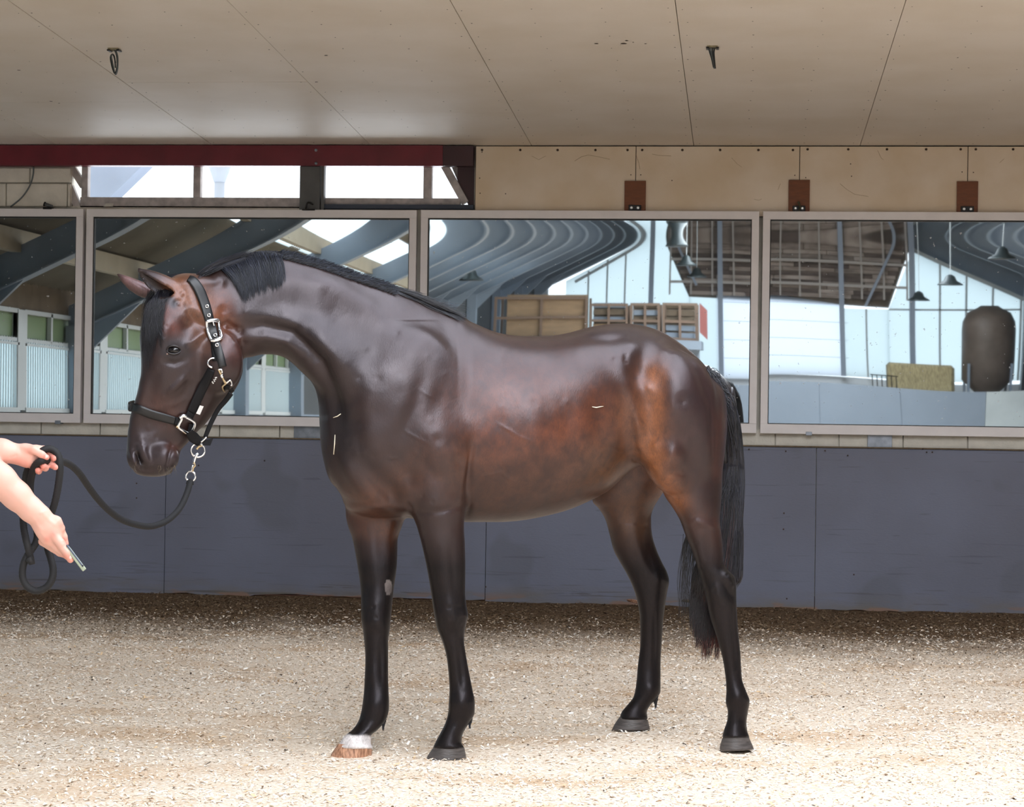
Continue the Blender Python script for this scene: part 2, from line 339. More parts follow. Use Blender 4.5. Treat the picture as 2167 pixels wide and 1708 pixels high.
# things on top of the mirror frames: hooks and clamps
def clamp(px, py, lab):
    p = on_wall(px, py, -0.07); t = thing('frame_clamp', lab, 'clamp', p)
    q = MB(); q.box((p[0]-0.035, -0.10, p[2]-0.012), (p[0]+0.03, -0.045, p[2]+0.004), 0.002); q.obj('foot', M_black, t)
    q = MB(); q.tube([(p[0]-0.028, -0.08, p[2]+0.028), (p[0]+0.03, -0.07, p[2]+0.008)], 0.013, 10); q.obj('barrel', M_post, t, True)
    q = MB(); q.tube([(p[0]-0.030, -0.085, p[2]+0.028), (p[0]-0.024, -0.085, p[2]+0.026)], 0.018, 10); q.obj('knob', M_black, t, True)
clamp(103, 440, 'small dark clamp on the mirror frame below the leftmost wall blocks')
t = thing('wood_scrap', 'pale little wooden scrap lying on the mirror frame under the left window', 'scrap', on_wall(230, 437, -0.05))
p = on_wall(232, 436, -0.05); q = MB(); q.prism([(p[0]-0.04, -0.08, p[2]-0.006), (p[0]-0.02, -0.08, p[2]+0.016), (p[0]+0.028, -0.08, p[2]+0.018), (p[0]+0.022, -0.08, p[2]-0.004)], (0, 0.04, 0)); q.obj('block', mat('pale_scrap', srgb(190, 185, 175), 0.7), t)
p = on_wall(655, 442, -0.09); t = thing('window_latch', 'black curved latch at the foot of the grey post', 'latch', p)
q = MB(); q.box((p[0]-0.055, -0.10, p[2]-0.012), (p[0]+0.04, -0.06, p[2]-0.002), 0.002); q.obj('foot', M_black, t)
q = MB(); q.tube(spline([(p[0]-0.03, -0.09, p[2]), (p[0]-0.018, -0.09, p[2]+0.04), (p[0]+0.0, -0.09, p[2]+0.045), (p[0]+0.028, -0.09, p[2]+0.03)], 5), 0.007, 8); q.obj('handle', M_black, t, True)
# electric cable on the blocks, top left
q = MB(); q.tube(spline([on_wall(a, c, -0.035) for a, c in ((71, 353), (70, 370), (63, 393), (46, 418), (22, 438))], 6), 0.006, 6)
tag(q.obj('wall_cable', M_cable2, None, True), 'thin curved cable on the pale blocks at the top left', 'cable')

# zinc plates in the strip under the mirrors
for a, c, lab in ((622, 680, 'zinc plate in the pale strip under the mirrors, partly behind the horse chest'), (1836, 1888, 'zinc plate in the pale strip under the right mirror')):
    y0_ = 930 if a < 1000 else 950
    q = MB(); q.box((on_wall(a, 920, -0.03)[0], -0.034, on_wall(a, y0_, -0.03)[2]-0.004), (on_wall(c, 920, -0.03)[0], -0.013, Z_MB+0.002), 0.002)
    tag(q.obj('zinc_plate', M_zinc), lab, 'plate')
# ledge on the kickboard
tag(MB().box((XL, -0.075, Z_KT-0.012), (XR, -0.012, Z_KT-0.002), 0.002).obj('trim_5', mat('dusty_ledge', srgb(120, 104, 84), 0.9, var=0.4, vscale=30)), kind='structure')

# kickboards: sheets leaning slightly on the wall
M_kick = bpy.data.materials.new('scuffed_grey_paint'); M_kick.use_nodes = True
N, L = nt(M_kick); b = N['Principled BSDF']; b.inputs['Roughness'].default_value = 0.6; b.inputs['Specular IOR Level'].default_value = 0.3
co = N.new('ShaderNodeTexCoord')
sepz = N.new('ShaderNodeSeparateXYZ'); L.new(co.outputs['Object'], sepz.inputs[0])
def noise_node(scale, stretch, detail=5, dist=0.0):
    mp = N.new('ShaderNodeMapping'); mp.inputs['Scale'].default_value = stretch; L.new(co.outputs['Object'], mp.inputs[0])
    n = N.new('ShaderNodeTexNoise'); n.inputs['Scale'].default_value = scale; n.inputs['Detail'].default_value = detail; n.inputs['Distortion'].default_value = dist; L.new(mp.outputs[0], n.inputs['Vector']); return n.outputs['Fac']
def mapr(v, a, c, d=0.0, e=1.0):
    r = N.new('ShaderNodeMapRange'); r.inputs[1].default_value = a; r.inputs[2].default_value = c; r.inputs[3].default_value = d; r.inputs[4].default_value = e; L.new(v, r.inputs[0]); return r.outputs[0]
def mix(fac, A, B):
    mx = N.new('ShaderNodeMix'); mx.data_type = 'RGBA'
    if isinstance(fac, float): mx.inputs[0].default_value = fac
    else: L.new(fac, mx.inputs[0])
    for s, v in ((6, A), (7, B)):
        if isinstance(v, tuple): mx.inputs[s].default_value = (*v, 1)
        else: L.new(v, mx.inputs[s])
    return mx.outputs[2]
def mul(a, c, op='MULTIPLY'):
    m_ = N.new('ShaderNodeMath'); m_.operation = op
    for i, v in enumerate((a, c)):
        if isinstance(v, (int, float)): m_.inputs[i].default_value = v
        else: L.new(v, m_.inputs[i])
    return m_.outputs[0]
c0 = mix(mapr(noise_node(0.9, (1, 1, 1)), 0.35, 0.65), srgb(118, 122, 140), srgb(108, 110, 124))
c0 = mix(mul(mapr(noise_node(1.6, (1, 1, 1.2), 2), 0.60, 0.66), 0.4), c0, srgb(96, 98, 106))
scr = mul(mapr(noise_node(3.0, (0.5, 1, 14), 3, 0.8), 0.62, 0.66), mapr(sepz.outputs['Z'], 0.30, 0.02))
c0 = mix(mul(scr, 0.75), c0, srgb(78, 72, 66))
scr2 = mul(mapr(noise_node(2.2, (0.6, 1, 20), 2, 1.2), 0.66, 0.68), 0.45)
c0 = mix(scr2, c0, srgb(86, 88, 100))
dirt = mul(mapr(noise_node(5.0, (0.7, 1, 3), 5), 0.3, 0.7), mapr(sepz.outputs['Z'], 0.15, 0.0))
c0 = mix(dirt, c0, srgb(112, 104, 92))
chip = mul(mapr(noise_node(4.0, (0.8, 1, 5), 6), 0.56, 0.60), mapr(sepz.outputs['Z'], 0.085, 0.02))
c0 = mix(chip, c0, srgb(132, 106, 92))
L.new(c0, b.inputs['Base Color'])
bp = N.new('ShaderNodeBump'); bp.inputs['Strength'].default_value = 0.12; bp.inputs['Distance'].default_value = 0.01; L.new(noise_node(50, (1, 1, 3)), bp.inputs['Height']); L.new(bp.outputs[0], b.inputs['Normal'])
kb = tag(MB().box((XL, -0.018, -0.05), (XR, 0.019, 0.10)).obj('baseboard_back', M_wood), kind='structure')
kx = [on_wall(v, 1100, -0.07)[0] for v in (349.5, 1029, 1726)]
kx = [kx[0]-2.4]+kx+[kx[-1]+2.4, kx[-1]+4.8]
for i, (a, c) in enumerate(zip(kx[:-1], kx[1:])):
    n = 42; g = 0.0025; vb = []; 
    for k in range(n+1):
        x = a+g+(c-a-2*g)*k/n
        rag = 0.012+0.018*noise.noise(Vector((x*2.3, i*5.1, 0)))+0.010*noise.noise(Vector((x*9, i, 3)))
        if i == 1 and k/n > 0.28: rag += 0.012
        vb.append((x, max(rag, -0.01)))
    V = [(x, -0.075, zz) for x, zz in vb]+[(x, -0.062, Z_KT-0.014) for x, zz in vb]+[(x, -0.045, zz) for x, zz in vb]+[(x, -0.040, Z_KT-0.014) for x, zz in vb]
    m_ = n+1; Fs = []
    for k in range(n): Fs += [(k, k+1, m_+k+1, m_+k), (2*m_+k+1, 2*m_+k, 3*m_+k, 3*m_+k+1), (k+1, k, 2*m_+k, 2*m_+k+1), (m_+k, m_+k+1, 3*m_+k+1, 3*m_+k)]
    Fs += [(0, m_, 3*m_, 2*m_), (n, 2*m_+n, 3*m_+n, m_+n)]
    MB().add(V, Fs).obj('board', M_kick, kb)
sc = MB()
for px, py in ((1585, 951), (1663, 955), (1746, 954), (1794, 964), (1961, 957), (1659, 1086), (1658, 1120), (1953, 950), (420, 985), (289, 1023), (289, 1054), (1807, 1216), (1665, 1267), (1028, 1242), (1973, 957), (700, 960), (560, 975)):
    p = on_wall(px, py, -0.077); disc(sc, p, 0.006, (0, -1, 0))
o = sc.obj('nail_holes', M_screw, kb); o['kind'] = 'stuff'

# ------------------------------------------------------------------ mirrors
M_mirror = bpy.data.materials.new('wavy_mirror_glass'); M_mirror.use_nodes = True
N, L = nt(M_mirror); b = N['Principled BSDF']; b.inputs['Metallic'].default_value = 1.0; b.inputs['Roughness'].default_value = 0.012; b.inputs['Base Color'].default_value = (0.80, 0.86, 0.88, 1)
co = N.new('ShaderNodeTexCoord')
sp = mapr(noise_node(38, (1, 1, 1), 2), 0.72, 0.74)
dsh = N.new('ShaderNodeBsdfDiffuse'); dsh.inputs[0].default_value = (0.75, 0.78, 0.8, 1)
fl = mul(mapr(noise_node(2.5, (1, 1, 1), 3), 0.3, 0.7), 0.035); fl = mul(fl, mul(sp, 0.55), 'ADD')
ms = N.new('ShaderNodeMixShader'); L.new(fl, ms.inputs[0]); L.new(b.outputs[0], ms.inputs[1]); L.new(dsh.outputs[0], ms.inputs[2]); L.new(ms.outputs[0], N['Material Output'].inputs[0])
M_gasket = mat('black_gasket', (0.012, 0.012, 0.012), 0.6)
T12, T34 = 0.0, math.radians(0.75)
YM = -0.045
def glass_h(i, x, z, x0, x1, z0, z1):
    """departure of the pane from flat (metres towards the hall): old mirrors bow near their top edge"""
    u = (x-(x0+x1)/2)/((x1-x0)/2); w = (z-(z0+z1)/2)/((z1-z0)/2)
    h = 0.0
    top = max(0.0, (z-(z1-0.22))/0.22)
    if i >= 2: h += 0.00075*top**3
    if i == 1: h += 0.00025*top**3
    if i == 3: h += 0.0011*(z-z0)*math.cos(2.6*(u-0.25))*-1.0
    if i == 2: h += 0.0009*(z-z0)*math.cos(1.7*(u-0.2))*1.0
    h += 0.00012*math.sin(3.1*x+i)*math.sin(4.0*z+1.3*i)
    return h
mx_e = [(-530, 173.5), (180.5, 879), (889, 1604), (1612, 2330)]
mlab = ['narrow visible end of the leftmost wall mirror reflecting stable windows', 'large framed wall mirror behind the horse head reflecting rafters and skylights', 'large framed wall mirror behind the horse back reflecting crates and curved rafters', 'large framed wall mirror at the right reflecting a white gable and a straw bale']
for i, (a, c) in enumerate(mx_e):
    ym = 660; x0 = on_wall(a, ym, -0.08)[0]; x1 = on_wall(c, ym, -0.08)[0]
    tl = T12 if i < 2 else T34
    t = thing('wall_mirror', mlab[i], 'mirror', ((x0+x1)/2, -0.05, Z_MB), 'framed mirrors along the arena wall')
    zb, zt_ = Z_MB, Z_MT; fw = 0.058; fwb = 0.068
    yo = lambda z: -(z-zb)*math.tan(tl)
    def lean_box(xa, xb, za, zb_, ya, yb, nm, m_, nn=0.0015):
        q = MB(); q.box((xa, ya, za), (xb, yb, zb_), nn); q.v = [(v[0], v[1]+yo(v[2]), v[2]) for v in q.v]; return q.obj(nm, m_, t)
    lean_box(x0, x1, zt_-fw, zt_, -0.088, -0.035, 'frame_rail', M_alu); lean_box(x0, x1, zb, zb+fwb, -0.088, -0.035, 'frame_rail', M_alu)
    lean_box(x0, x0+0.052, zb+fwb, zt_-fw, -0.088, -0.035, 'frame_stile', M_alu); lean_box(x1-0.052, x1, zb+fwb, zt_-fw, -0.088, -0.035, 'frame_stile', M_alu)
    gx0, gx1, gz0, gz1 = x0+0.052, x1-0.052, zb+fwb, zt_-fw
    q = MB(); g = 0.006
    for (xa, xb, za, zz) in ((gx0, gx1, gz0, gz0+g), (gx0, gx1, gz1-g*1.6, gz1), (gx0, gx0+g, gz0+g, gz1-g), (gx1-g, gx1, gz0+g, gz1-g)): q.box((xa, -0.078, za), (xb, -0.04, zz))
    q.v = [(v[0], v[1]+yo(v[2]), v[2]) for v in q.v]; q.obj('gasket', M_gasket, t)
    nx, nz = 150, 110; V = []
    for kz in range(nz+1):
        for kx_ in range(nx+1):
            x = gx0+0.004+(gx1-gx0-0.008)*kx_/nx; z = gz0+0.004+(gz1-gz0-0.008)*kz/nz
            V.append((x, YM-0.012+yo(z)-glass_h(i, x, z, gx0, gx1, gz0, gz1), z))
    Fq = [(k*(nx+1)+j, k*(nx+1)+j+1, (k+1)*(nx+1)+j+1, (k+1)*(nx+1)+j) for k in range(nz) for j in range(nx)]
    me = bpy.data.meshes.new('glass'); me.from_pydata(V, [], Fq); me.update(); link('mirror_glass', me, M_mirror, t, True)
    for px in {0: (122,), 1: (), 2: (), 3: (1712,)}[i]:
        xx = on_wall(px, 900, -0.09)[0]; q = MB(); q.box((xx-0.022, -0.092, zb-0.01), (xx+0.022, -0.03, zb+0.016), 0.002); q.obj('clip', M_zinc, t)
# ================================================================== THE HALL BEHIND THE CAMERA (seen in the mirrors)
FD = 4501.0; CX = 1572.0; YCAM = CAM[1]
def hall(x_px, y_px, Dv, left=False):
    """photo pixel inside a mirror -> hall point at the given path length"""
    Hm = 866.0+0.0144*(x_px-100) if left else 800.0+0.0144*(x_px-1700)
    ppm = FD/Dv; return (  (x_px-CX)/ppm, -(Dv-15.37), 1.36+(Hm-y_px)/ppm )
def left_x(D): return -8.0 if D <= 37 else -8.0+(D-37)/25*2.6
def foot_z(D): return 2.25 if D <= 37 else 2.25+(D-37)/25*1.80
XRG = 1.25; SL = 0.47; DG = 60.0
M_steel = mat('blue_grey_steel', srgb(122, 134, 148), 0.5, var=0.1, vscale=3)
M_roof = mat('corrugated_sheet', srgb(104, 98, 86), 0.7, var=0.2, vscale=2)
M_purlin = mat('concrete_purlin', srgb(158, 147, 128), 0.75, var=0.15, vscale=3)
M_hallkick = mat('pale_blue_grey_boards', srgb(128, 140, 154), 0.6, var=0.08, vscale=1)
M_hallwall = mat('white_panel', srgb(232, 238, 244), 0.5)
M_rust = mat('rusty_strip', srgb(110, 96, 80), 0.8, var=0.3, vscale=4)
M_wframe = mat('pale_frame', srgb(190, 196, 198), 0.5)
M_trans = bpy.data.materials.new('frosted_daylight_panel'); M_trans.use_nodes = True
N, L = nt(M_trans); out = N['Material Output']; tl_ = N.new('ShaderNodeBsdfTranslucent'); tl_.inputs[0].default_value = (0.86, 0.95, 0.96, 1); tp = N.new('ShaderNodeBsdfTransparent'); tp.inputs[0].default_value = (0.78, 0.86, 0.87, 1)
ms = N.new('ShaderNodeMixShader'); ms.inputs[0].default_value = 0.35; L.new(tl_.outputs[0], ms.inputs[1]); L.new(tp.outputs[0], ms.inputs[2]); L.new(ms.outputs[0], out.inputs[0])
yf = lambda D: -(D-15.37)

fl = MB(); fl.box((XL, yf(DG)-0.5, -0.25), (XR+1, 0.3, -0.06)); floor_sub = fl      # filled in below
# left wall
wl_ = MB(); 
P = [(-8.0, 0.3), (-8.0, yf(37)), (left_x(DG), yf(DG))]
for (xa, ya), (xb, yb) in zip(P[:-1], P[1:]):
    wl_.prism([(xa, ya, 0), (xb, yb, 0), (xb, yb, 1.34), (xa, ya, 1.34)], (-0.12, 0, 0))
wall_left = tag(wl_.obj('wall_left', M_hallkick), kind='structure')
q = MB()
for (xa, ya), (xb, yb), za, zb in zip(P[:-1], P[1:], (2.42, 2.42), (2.42, 4.2)):
    q.prism([(xa-.02, ya, za), (xb-.02, yb, zb), (xb-.02, yb, zb+0.75), (xa-.02, ya, za+0.62)], (-0.10, 0, 0))
q.obj('eaves_strip', M_rust, wall_left)
q = MB(); q.prism([(-8.0, yf(37.2), 1.34), (left_x(DG), yf(DG), 1.34), (left_x(DG), yf(DG), 4.9), (-8.0, yf(37.2), 3.0)], (-0.10, 0, 0)); q.obj('upper_wall', mat('dark_hall_boards', srgb(74, 78, 82), 0.8, var=0.2, vscale=1), wall_left)
# window band with bars
D = 17.0
M_mossy = mat('mossy_pane', srgb(120, 140, 105), 0.4)
while D < 37:
    ya, yb = yf(D), yf(D+3.0)
    q = MB(); q.box((-8.03, ya-0.12, 1.34), (-8.02, yb+0.12, 2.12)); q.obj('pane', M_trans, wall_left)
    q = MB()
    for j in range(4):
        yy = ya-0.12+(yb-ya+0.24)*j/3; q.box((-8.02, yy-0.03, 2.12), (-7.97, yy+0.03, 2.46))
    q.box((-8.04, ya-0.15, 1.34), (-7.96, ya+0.15, 2.46))
    q.box((-8.02, ya-0.1, 2.42), (-7.97, yb+0.1, 2.47)); q.box((-8.02, ya-0.1, 2.10), (-7.97, yb+0.1, 2.14)); q.box((-8.02, ya-0.1, 1.31), (-7.95, yb+0.1, 1.37)); q.obj('window_frame', M_wframe, wall_left)
    q = MB(); q.box((-8.04, ya-0.12, 2.12), (-8.03, yb+0.12, 2.46)); q.obj('upper_pane', M_mossy, wall_left)
    q = MB()
    for j in range(34):
        yy = ya-0.12+(yb-ya+0.24)*(j+.5)/34; q.box((-7.985, yy-0.008, 1.36), (-7.969, yy+0.008, 2.15))
    q.box((-7.99, ya-0.1, 2.06), (-7.96, yb+0.1, 2.09)); o = q.obj('bars', M_wframe, wall_left); o['kind'] = 'stuff'
    D += 3.0
# portal frames, purlins, roof
n_tr = 6
DS = [20.6+4.15*k for k in range(5)]+[39.8+2.6*k for k in range(8)]
for D in DS:
    y = yf(D); xl = left_x(D); zf = foot_z(D); zr = zf+SL*(XRG-xl); zr_r = zr-SL*(8.0-XRG)
    q = MB()
    q.box((xl, y-0.12, 0), (xl+0.22, y+0.12, zf+0.1))
    # haunch + rafter as I-section look: deep web with light bottom flange
    for sgn, xe, ze_ in ((1, xl, zf), (-1, 8.0, zr_r)):
        q.prism([(xe, y-0.03, ze_-0.0), (XRG, y-0.03, zr), (XRG, y-0.03, zr+0.34), (xe, y-0.03, ze_+0.34)], (0, 0.06, 0))
        q.prism([(xe, y-0.10, ze_-0.02), (XRG, y-0.10, zr-0.02), (XRG, y-0.10, zr), (xe, y-0.10, ze_)], (0, 0.20, 0))
        q.prism([(xe, y-0.03, ze_-0.45), (xe+sgn*0.9, y-0.03, ze_+SL*0.9-0.01), (xe, y-0.03, ze_)], (0, 0.06, 0))
    q.box((7.28, y-0.12, 0), (7.49, y+0.12, zr_r+0.3))
    tag(q.obj('trim_%d' % n_tr, M_steel), kind='structure'); n_tr += 1
def roof_z(x, D):
    xl = left_x(D); zr = foot_z(D)+SL*(XRG-xl)+0.52
    return zr-SL*abs(x-XRG)
def roof_strip(mb, xa, xb, Da, Db):
    mb.add([(xa, yf(Da), roof_z(xa, Da)), (xb, yf(Da), roof_z(xb, Da)), (xb, yf(Db), roof_z(xb, Db)), (xa, yf(Db), roof_z(xa, Db))], [(0, 1, 2, 3)])
rf = MB(); sky = []
SKX = (-6.2, -5.3)
D0s = [16.0]+DS+[60.4]
for Da, Db in zip(D0s[:-1], D0s[1:]):
    for xa, xb in ((-8.6, SKX[0]), (SKX[0], SKX[1]), (SKX[1], XRG), (XRG, 8.6)):
        if (xa, xb) == SKX and 24 < Da < 50: sky.append((xa, xb, Da, Db)); continue
        n = max(1, int((xb-xa)/1.2))
        # corrugations run down the slope
        m_ = int((Db-Da)/0.12)
        for j in range(m_):
            d1 = Da+(Db-Da)*j/m_; d2 = Da+(Db-Da)*(j+0.5)/m_; d3 = Da+(Db-Da)*(j+1)/m_
            V = []
            for dd, up_ in ((d1, 0), (d2, 0.05), (d3, 0)):
                V += [(xa, yf(dd), roof_z(xa, dd)+up_), (xb, yf(dd), roof_z(xb, dd)+up_)]
            rf.add(V, [(0, 1, 3, 2), (2, 3, 5, 4)])
roof = tag(rf.obj('ceiling_hall', M_roof), kind='structure')
for s in sky:
    q = MB(); roof_strip(q, s[0], s[1], s[2]+.3, s[3]-.3); q.obj('skylight_pane', M_trans, roof)
for x in np.arange(-7.2, 8.0, 1.35):
    q = MB()
    for Da, Db in zip(D0s[:-1], D0s[1:]):
        if x < left_x(Db)+0.3: continue
        q.bar((x, yf(Da), roof_z(x, Da)-0.12), (x, yf(Db), roof_z(x, Db)-0.12), 0.10, 0.22)
    q.obj('purlin', M_purlin, roof)
bnd = MB()
for xa, xb in ((-5.6, XRG), (XRG, 8.1)): bnd.prism([(xa, yf(60.2), roof_z(xa, 60)-(.6 if xa < 0 else .98)), (xb, yf(60.2), roof_z(xb, 60)-(.6 if xa < 0 else .98)), (xb, yf(60.2), roof_z(xb, 60)+.2), (xa, yf(60.2), roof_z(xa, 60)+.2)], (0, .05, 0))
bnd.obj('gable_fascia', M_steel, roof)
# right wall
wr = MB(); wr.box((7.5, yf(DG), 0), (8.12, 0.3, 4.6)); wall_right = tag(wr.obj('wall_right', mat('dark_grey_hall_wall', srgb(96, 100, 106), 0.7, var=0.15, vscale=1)), kind='structure')
# far gable
g = tag(MB().box((-6.2, yf(DG)-0.12, 0), (8.2, yf(DG)-0.0, 1.35)).obj('wall_front', M_hallwall), kind='structure')
M_door = M_trans.copy(); M_door.name = 'white_translucent_door'; M_door.node_tree.nodes['Mix Shader'].inputs[0].default_value = 0.12; M_door.node_tree.nodes['Translucent BSDF'].inputs[0].default_value = (0.80, 0.82, 0.87, 1)  # translucency added so backlight brightens the poorly lit door
M_trans2 = M_trans.copy(); M_trans2.name = 'gable_glazing'; M_trans2.node_tree.nodes['Translucent BSDF'].inputs[0].default_value = (0.74, 0.79, 0.80, 1); M_trans2.node_tree.nodes['Transparent BSDF'].inputs[0].default_value = (0.62, 0.66, 0.67, 1)
def gpoly(px_pts, name, m_, D=59.8, th=0.05):
    q = MB(); q.prism([hall(a, c, D) for a, c in px_pts], (0, -th, 0)); return q.obj(name, m_, g)
M_plank = mat('weathered_planks', srgb(150, 134, 124), 0.85, var=0.5, vscale=1.3, var_col=srgb(205, 190, 180), stretch=(1, 1, 6))
gpoly([(1190, 760), (1190, 596), (1405, 490), (1462, 608), (1462, 760)], 'glazing', M_trans2, 59.9)
gpoly([(1884, 655), (1934, 527), (2135, 632), (2135, 800), (1884, 800)], 'glazing', M_trans2, 59.9)
gpoly([(1462, 800), (1462, 622), (1520, 622), (1520, 800)], 'glazing', M_trans2, 59.85)
gpoly([(1790, 800), (1790, 655), (1884, 655), (1884, 800)], 'glazing', M_trans2, 59.85)
gpoly([(1520, 800), (1520, 622), (1600, 626), (1790, 648), (1790, 800)], 'panel', M_door, 59.7)
q = MB(); q.prism([hall(1462, 634, 59.75), hall(1884, 652, 59.75), hall(1936, 500, 59.75), hall(1936, 300, 59.75), hall(1390, 300, 59.75), hall(1390, 480, 59.75)], (0, -.02, 0)); q.obj('plank_backing', M_rust, g)
# planks in courses
yb_ = 655.0
zlo = hall(1600, 632, 59.6)[2]; ztop = 7.6
course = 0
z = zlo
while z < ztop:
    frac = (z-zlo)/2.2
    xa = hall(1462, 0, 59.6)[0]-1.05*min(1, frac*1.0); xb = hall(1884, 0, 59.6)[0]+0.75*min(1, frac)
    x = xa
    while x < xb:
        w_ = random.uniform(0.9, 1.7); x1 = min(x+w_, xb)
        q = MB(); q.box((x+0.01, yf(59.6)-random.uniform(0, .03), z+0.006), (x1-0.01, yf(59.6)-0.06, z+0.11)); q.obj('plank', random.choice([M_plank, mat('weathered_planks_b', srgb(120, 106, 100), 0.85, var=0.4, vscale=2, stretch=(1, 1, 6)), mat('weathered_planks_c', srgb(176, 160, 150), 0.85, var=0.5, vscale=2, stretch=(1, 1, 6))]), g); x = x1
    z += 0.115
for zz in np.arange(zlo+0.35, 6.6, 0.62):
    q = MB(); q.bar((-2.0, yf(59.3), zz), (4.6, yf(59.3), zz), 0.06, 0.07); q.obj('batten', mat('grey_batten', srgb(196, 188, 182), 0.7), g)
for xx in np.arange(-2.0, 5.0, 0.6):
    q = MB(); q.bar((xx, yf(59.4), zlo), (xx, yf(59.4), 6.8), 0.035, 0.05); q.obj('batten', mat('grey_batten', srgb(196, 188, 182), 0.7), g)
for px_, yt, yb2 in ((1380, 480, 700), (1528, 440, 795), (1786, 440, 800), (1930, 500, 800)):
    a = hall(px_, yt, 59.2); c = hall(px_, yb2, 59.2); q = MB(); q.bar(a, c, 0.14, 0.14); q.obj('post', mat('pale_blue_post', srgb(160, 172, 190), 0.5), g)
q = MB(); q.bar(hall(1400, 512, 59.2), hall(1930, 512, 59.2), 0.1, 0.1); q.bar(hall(1900, 515, 59.2), hall(1836, 650, 59.2), 0.07, 0.07); q.bar(hall(1422, 500, 59.2), hall(1478, 610, 59.2), 0.07, 0.07); q.obj('brace', mat('pale_blue_post', srgb(160, 172, 190), 0.5), g)
for px_ in (1240, 1282, 1322, 1982, 2030, 2078, 2130, 1838):
    a = hall(px_, 800, 59.7); y2 = {1240: 575, 1282: 552, 1322: 535, 1982: 552, 2030: 577, 2078: 602, 2130: 628, 1838: 655}[px_]; c = hall(px_, y2, 59.7); q = MB(); q.bar(a, c, 0.05, 0.05); q.obj('mullion', M_wframe, g)
q = MB(); q.bar(hall(1884, 655, 59.7), hall(2130, 655, 59.7), 0.05, 0.05); q.bar(hall(1210, 598, 59.7), hall(1400, 498, 59.7), 0.08, 0.08); q.bar(hall(1934, 530, 59.7), hall(2135, 634, 59.7), 0.1, 0.1); q.obj('mullion', M_wframe, g)
for zz in (1.9, 2.4, 2.9, 3.4):
    q = MB(); q.bar((-0.5, yf(59.63), zz), (3.0, yf(59.63), zz), 0.015, 0.012); q.obj('panel_joint', mat('joint_grey', srgb(190, 196, 205), 0.6), g)
# arena boards in front of the gable
kk = MB(); x = -6.0
kkp = tag(MB().box((-6.2, yf(54), 0), (8.0, yf(54)-0.05, 1.16)).obj('wall_arena_end', M_hallkick), kind='structure')
for k in range(7):
    q = MB(); q.box((-6.2+k*2.03+0.006, yf(54)+0.001, 0.02), (-6.2+(k+1)*2.03-0.006, yf(54)+0.03, 1.22)); q.obj('board', M_hallkick if k < 6 else mat('pale_concrete_board', srgb(186, 194, 196), 0.6, var=0.2, vscale=1), kkp)

# straw bales, tank, crates, lamps
M_straw = mat('straw', srgb(196, 180, 138), 0.9, bump=1.0, bscale=25, var=0.45, vscale=10, stretch=(4, 1, 1))
for zz0, zz1, lab in ((0.42, 1.10, 'straw bale hidden under the top bale at the hall end'), (1.11, 1.85, 'rectangular straw bale reflected in the right mirror')):
    a = hall(1880, 0, 56); c = hall(2010, 0, 56); q = MB(); q.box((a[0], yf(56.0), zz0), (c[0], yf(56.9), zz1), 0.08)
    bmx = q.obj('straw_bale', M_straw); tag(bmx, lab, 'bale')
q = MB(); q.box((3.7, yf(55.9), 0), (5.55, yf(57.0), 0.41), 0.02); tag(q.obj('wooden_platform', M_rust), 'low wooden platform under the straw bales', 'platform')
a = hall(2068, 645, 56.0); rt = 0.62
t = thing('feed_tank', 'brown-green round feed tank reflected at the right edge', 'tank', (a[0]+0.05, a[1], 0))
q = MB(); q.lathe([(0.15, 1.05), (rt, 1.5), (rt, 2.75), (rt*0.97, 2.95), (rt*0.8, 3.18), (rt*0.45, 3.3), (0.2, 3.36)], (a[0]+.05, a[1], 0), 28); q.obj('tank', mat('tank_brown', srgb(104, 92, 84), 0.55, var=0.3, vscale=3), t, True)
for dx, dy in ((-.5, -.5), (.5, -.5), (-.5, .5), (.5, .5)):
    q = MB(); q.box((a[0]+.05+dx-.03, a[1]+dy-.03, 0), (a[0]+.05+dx+.03, a[1]+dy+.03, 1.9)); q.obj('leg', M_steel, t)
M_ply = mat('crate_plywood', srgb(150, 124, 96), 0.7, var=0.2, vscale=3, stretch=(1, 1, 4)); M_frame = mat('crate_frame', srgb(112, 92, 78), 0.6)
zp = 2.24
q = MB(); q.box((-6.1, yf(50.5), 0), (-1.0, yf(50.6), zp-.2)); q.box((-6.15, yf(50), zp-.2), (-0.95, yf(53), zp)); tag(q.obj('wooden_mezzanine', M_hallkick), 'raised grey platform carrying crates at the hall end', 'platform')
for i_, (a_, c_, yt, lab) in enumerate(((1035, 1240, 622, 'wide plywood crate on the platform'), (1245, 1330, 640, 'left open-framed crate on the platform'), (1335, 1400, 640, 'middle open-framed crate on the platform'), (1405, 1480, 640, 'right open-framed crate on the platform'))):
    p = hall(a_, yt, 50.2); r_ = hall(c_, yt, 50.2); t = thing('crate', lab, 'crate', (p[0], yf(50.2), zp))
    y0_, y1_ = yf(50.2), yf(51.6); zt2 = p[2]
    for xx in (p[0]+.03, (p[0]+r_[0])/2, r_[0]-.03):
        for yy in (y0_, y1_): q = MB(); q.box((xx-.03, yy-.03, zp), (xx+.03, yy+.03, zt2)); q.obj('upright', M_frame, t)
    for zz in (zp+.03, (zp+zt2)/2, zt2-.03): q = MB(); q.box((p[0], y0_-.025, zz-.03), (r_[0], y0_+.025, zz+.03)); q.obj('rail', M_frame, t)
    if i_ == 0: q = MB(); q.box((p[0]+.3, y0_-.06, zp), (r_[0], y0_-.10, zt2+.05)); q.obj('panel', M_ply, t)
    else:
        q = MB(); q.box((p[0]+.04, y1_-.02, zp), (r_[0]-.04, y1_, zt2-.02)); q.obj('back_panel', M_rust, t)
        for j in range(5): q = MB(); zz = zp+.05+j*.17; q.box((p[0]+.08, y0_-.1, zz), (r_[0]-.08, y0_-1.0, zz+.12)); q.obj('slab', random.choice([M_ply, M_rust, M_hallkick]), t)
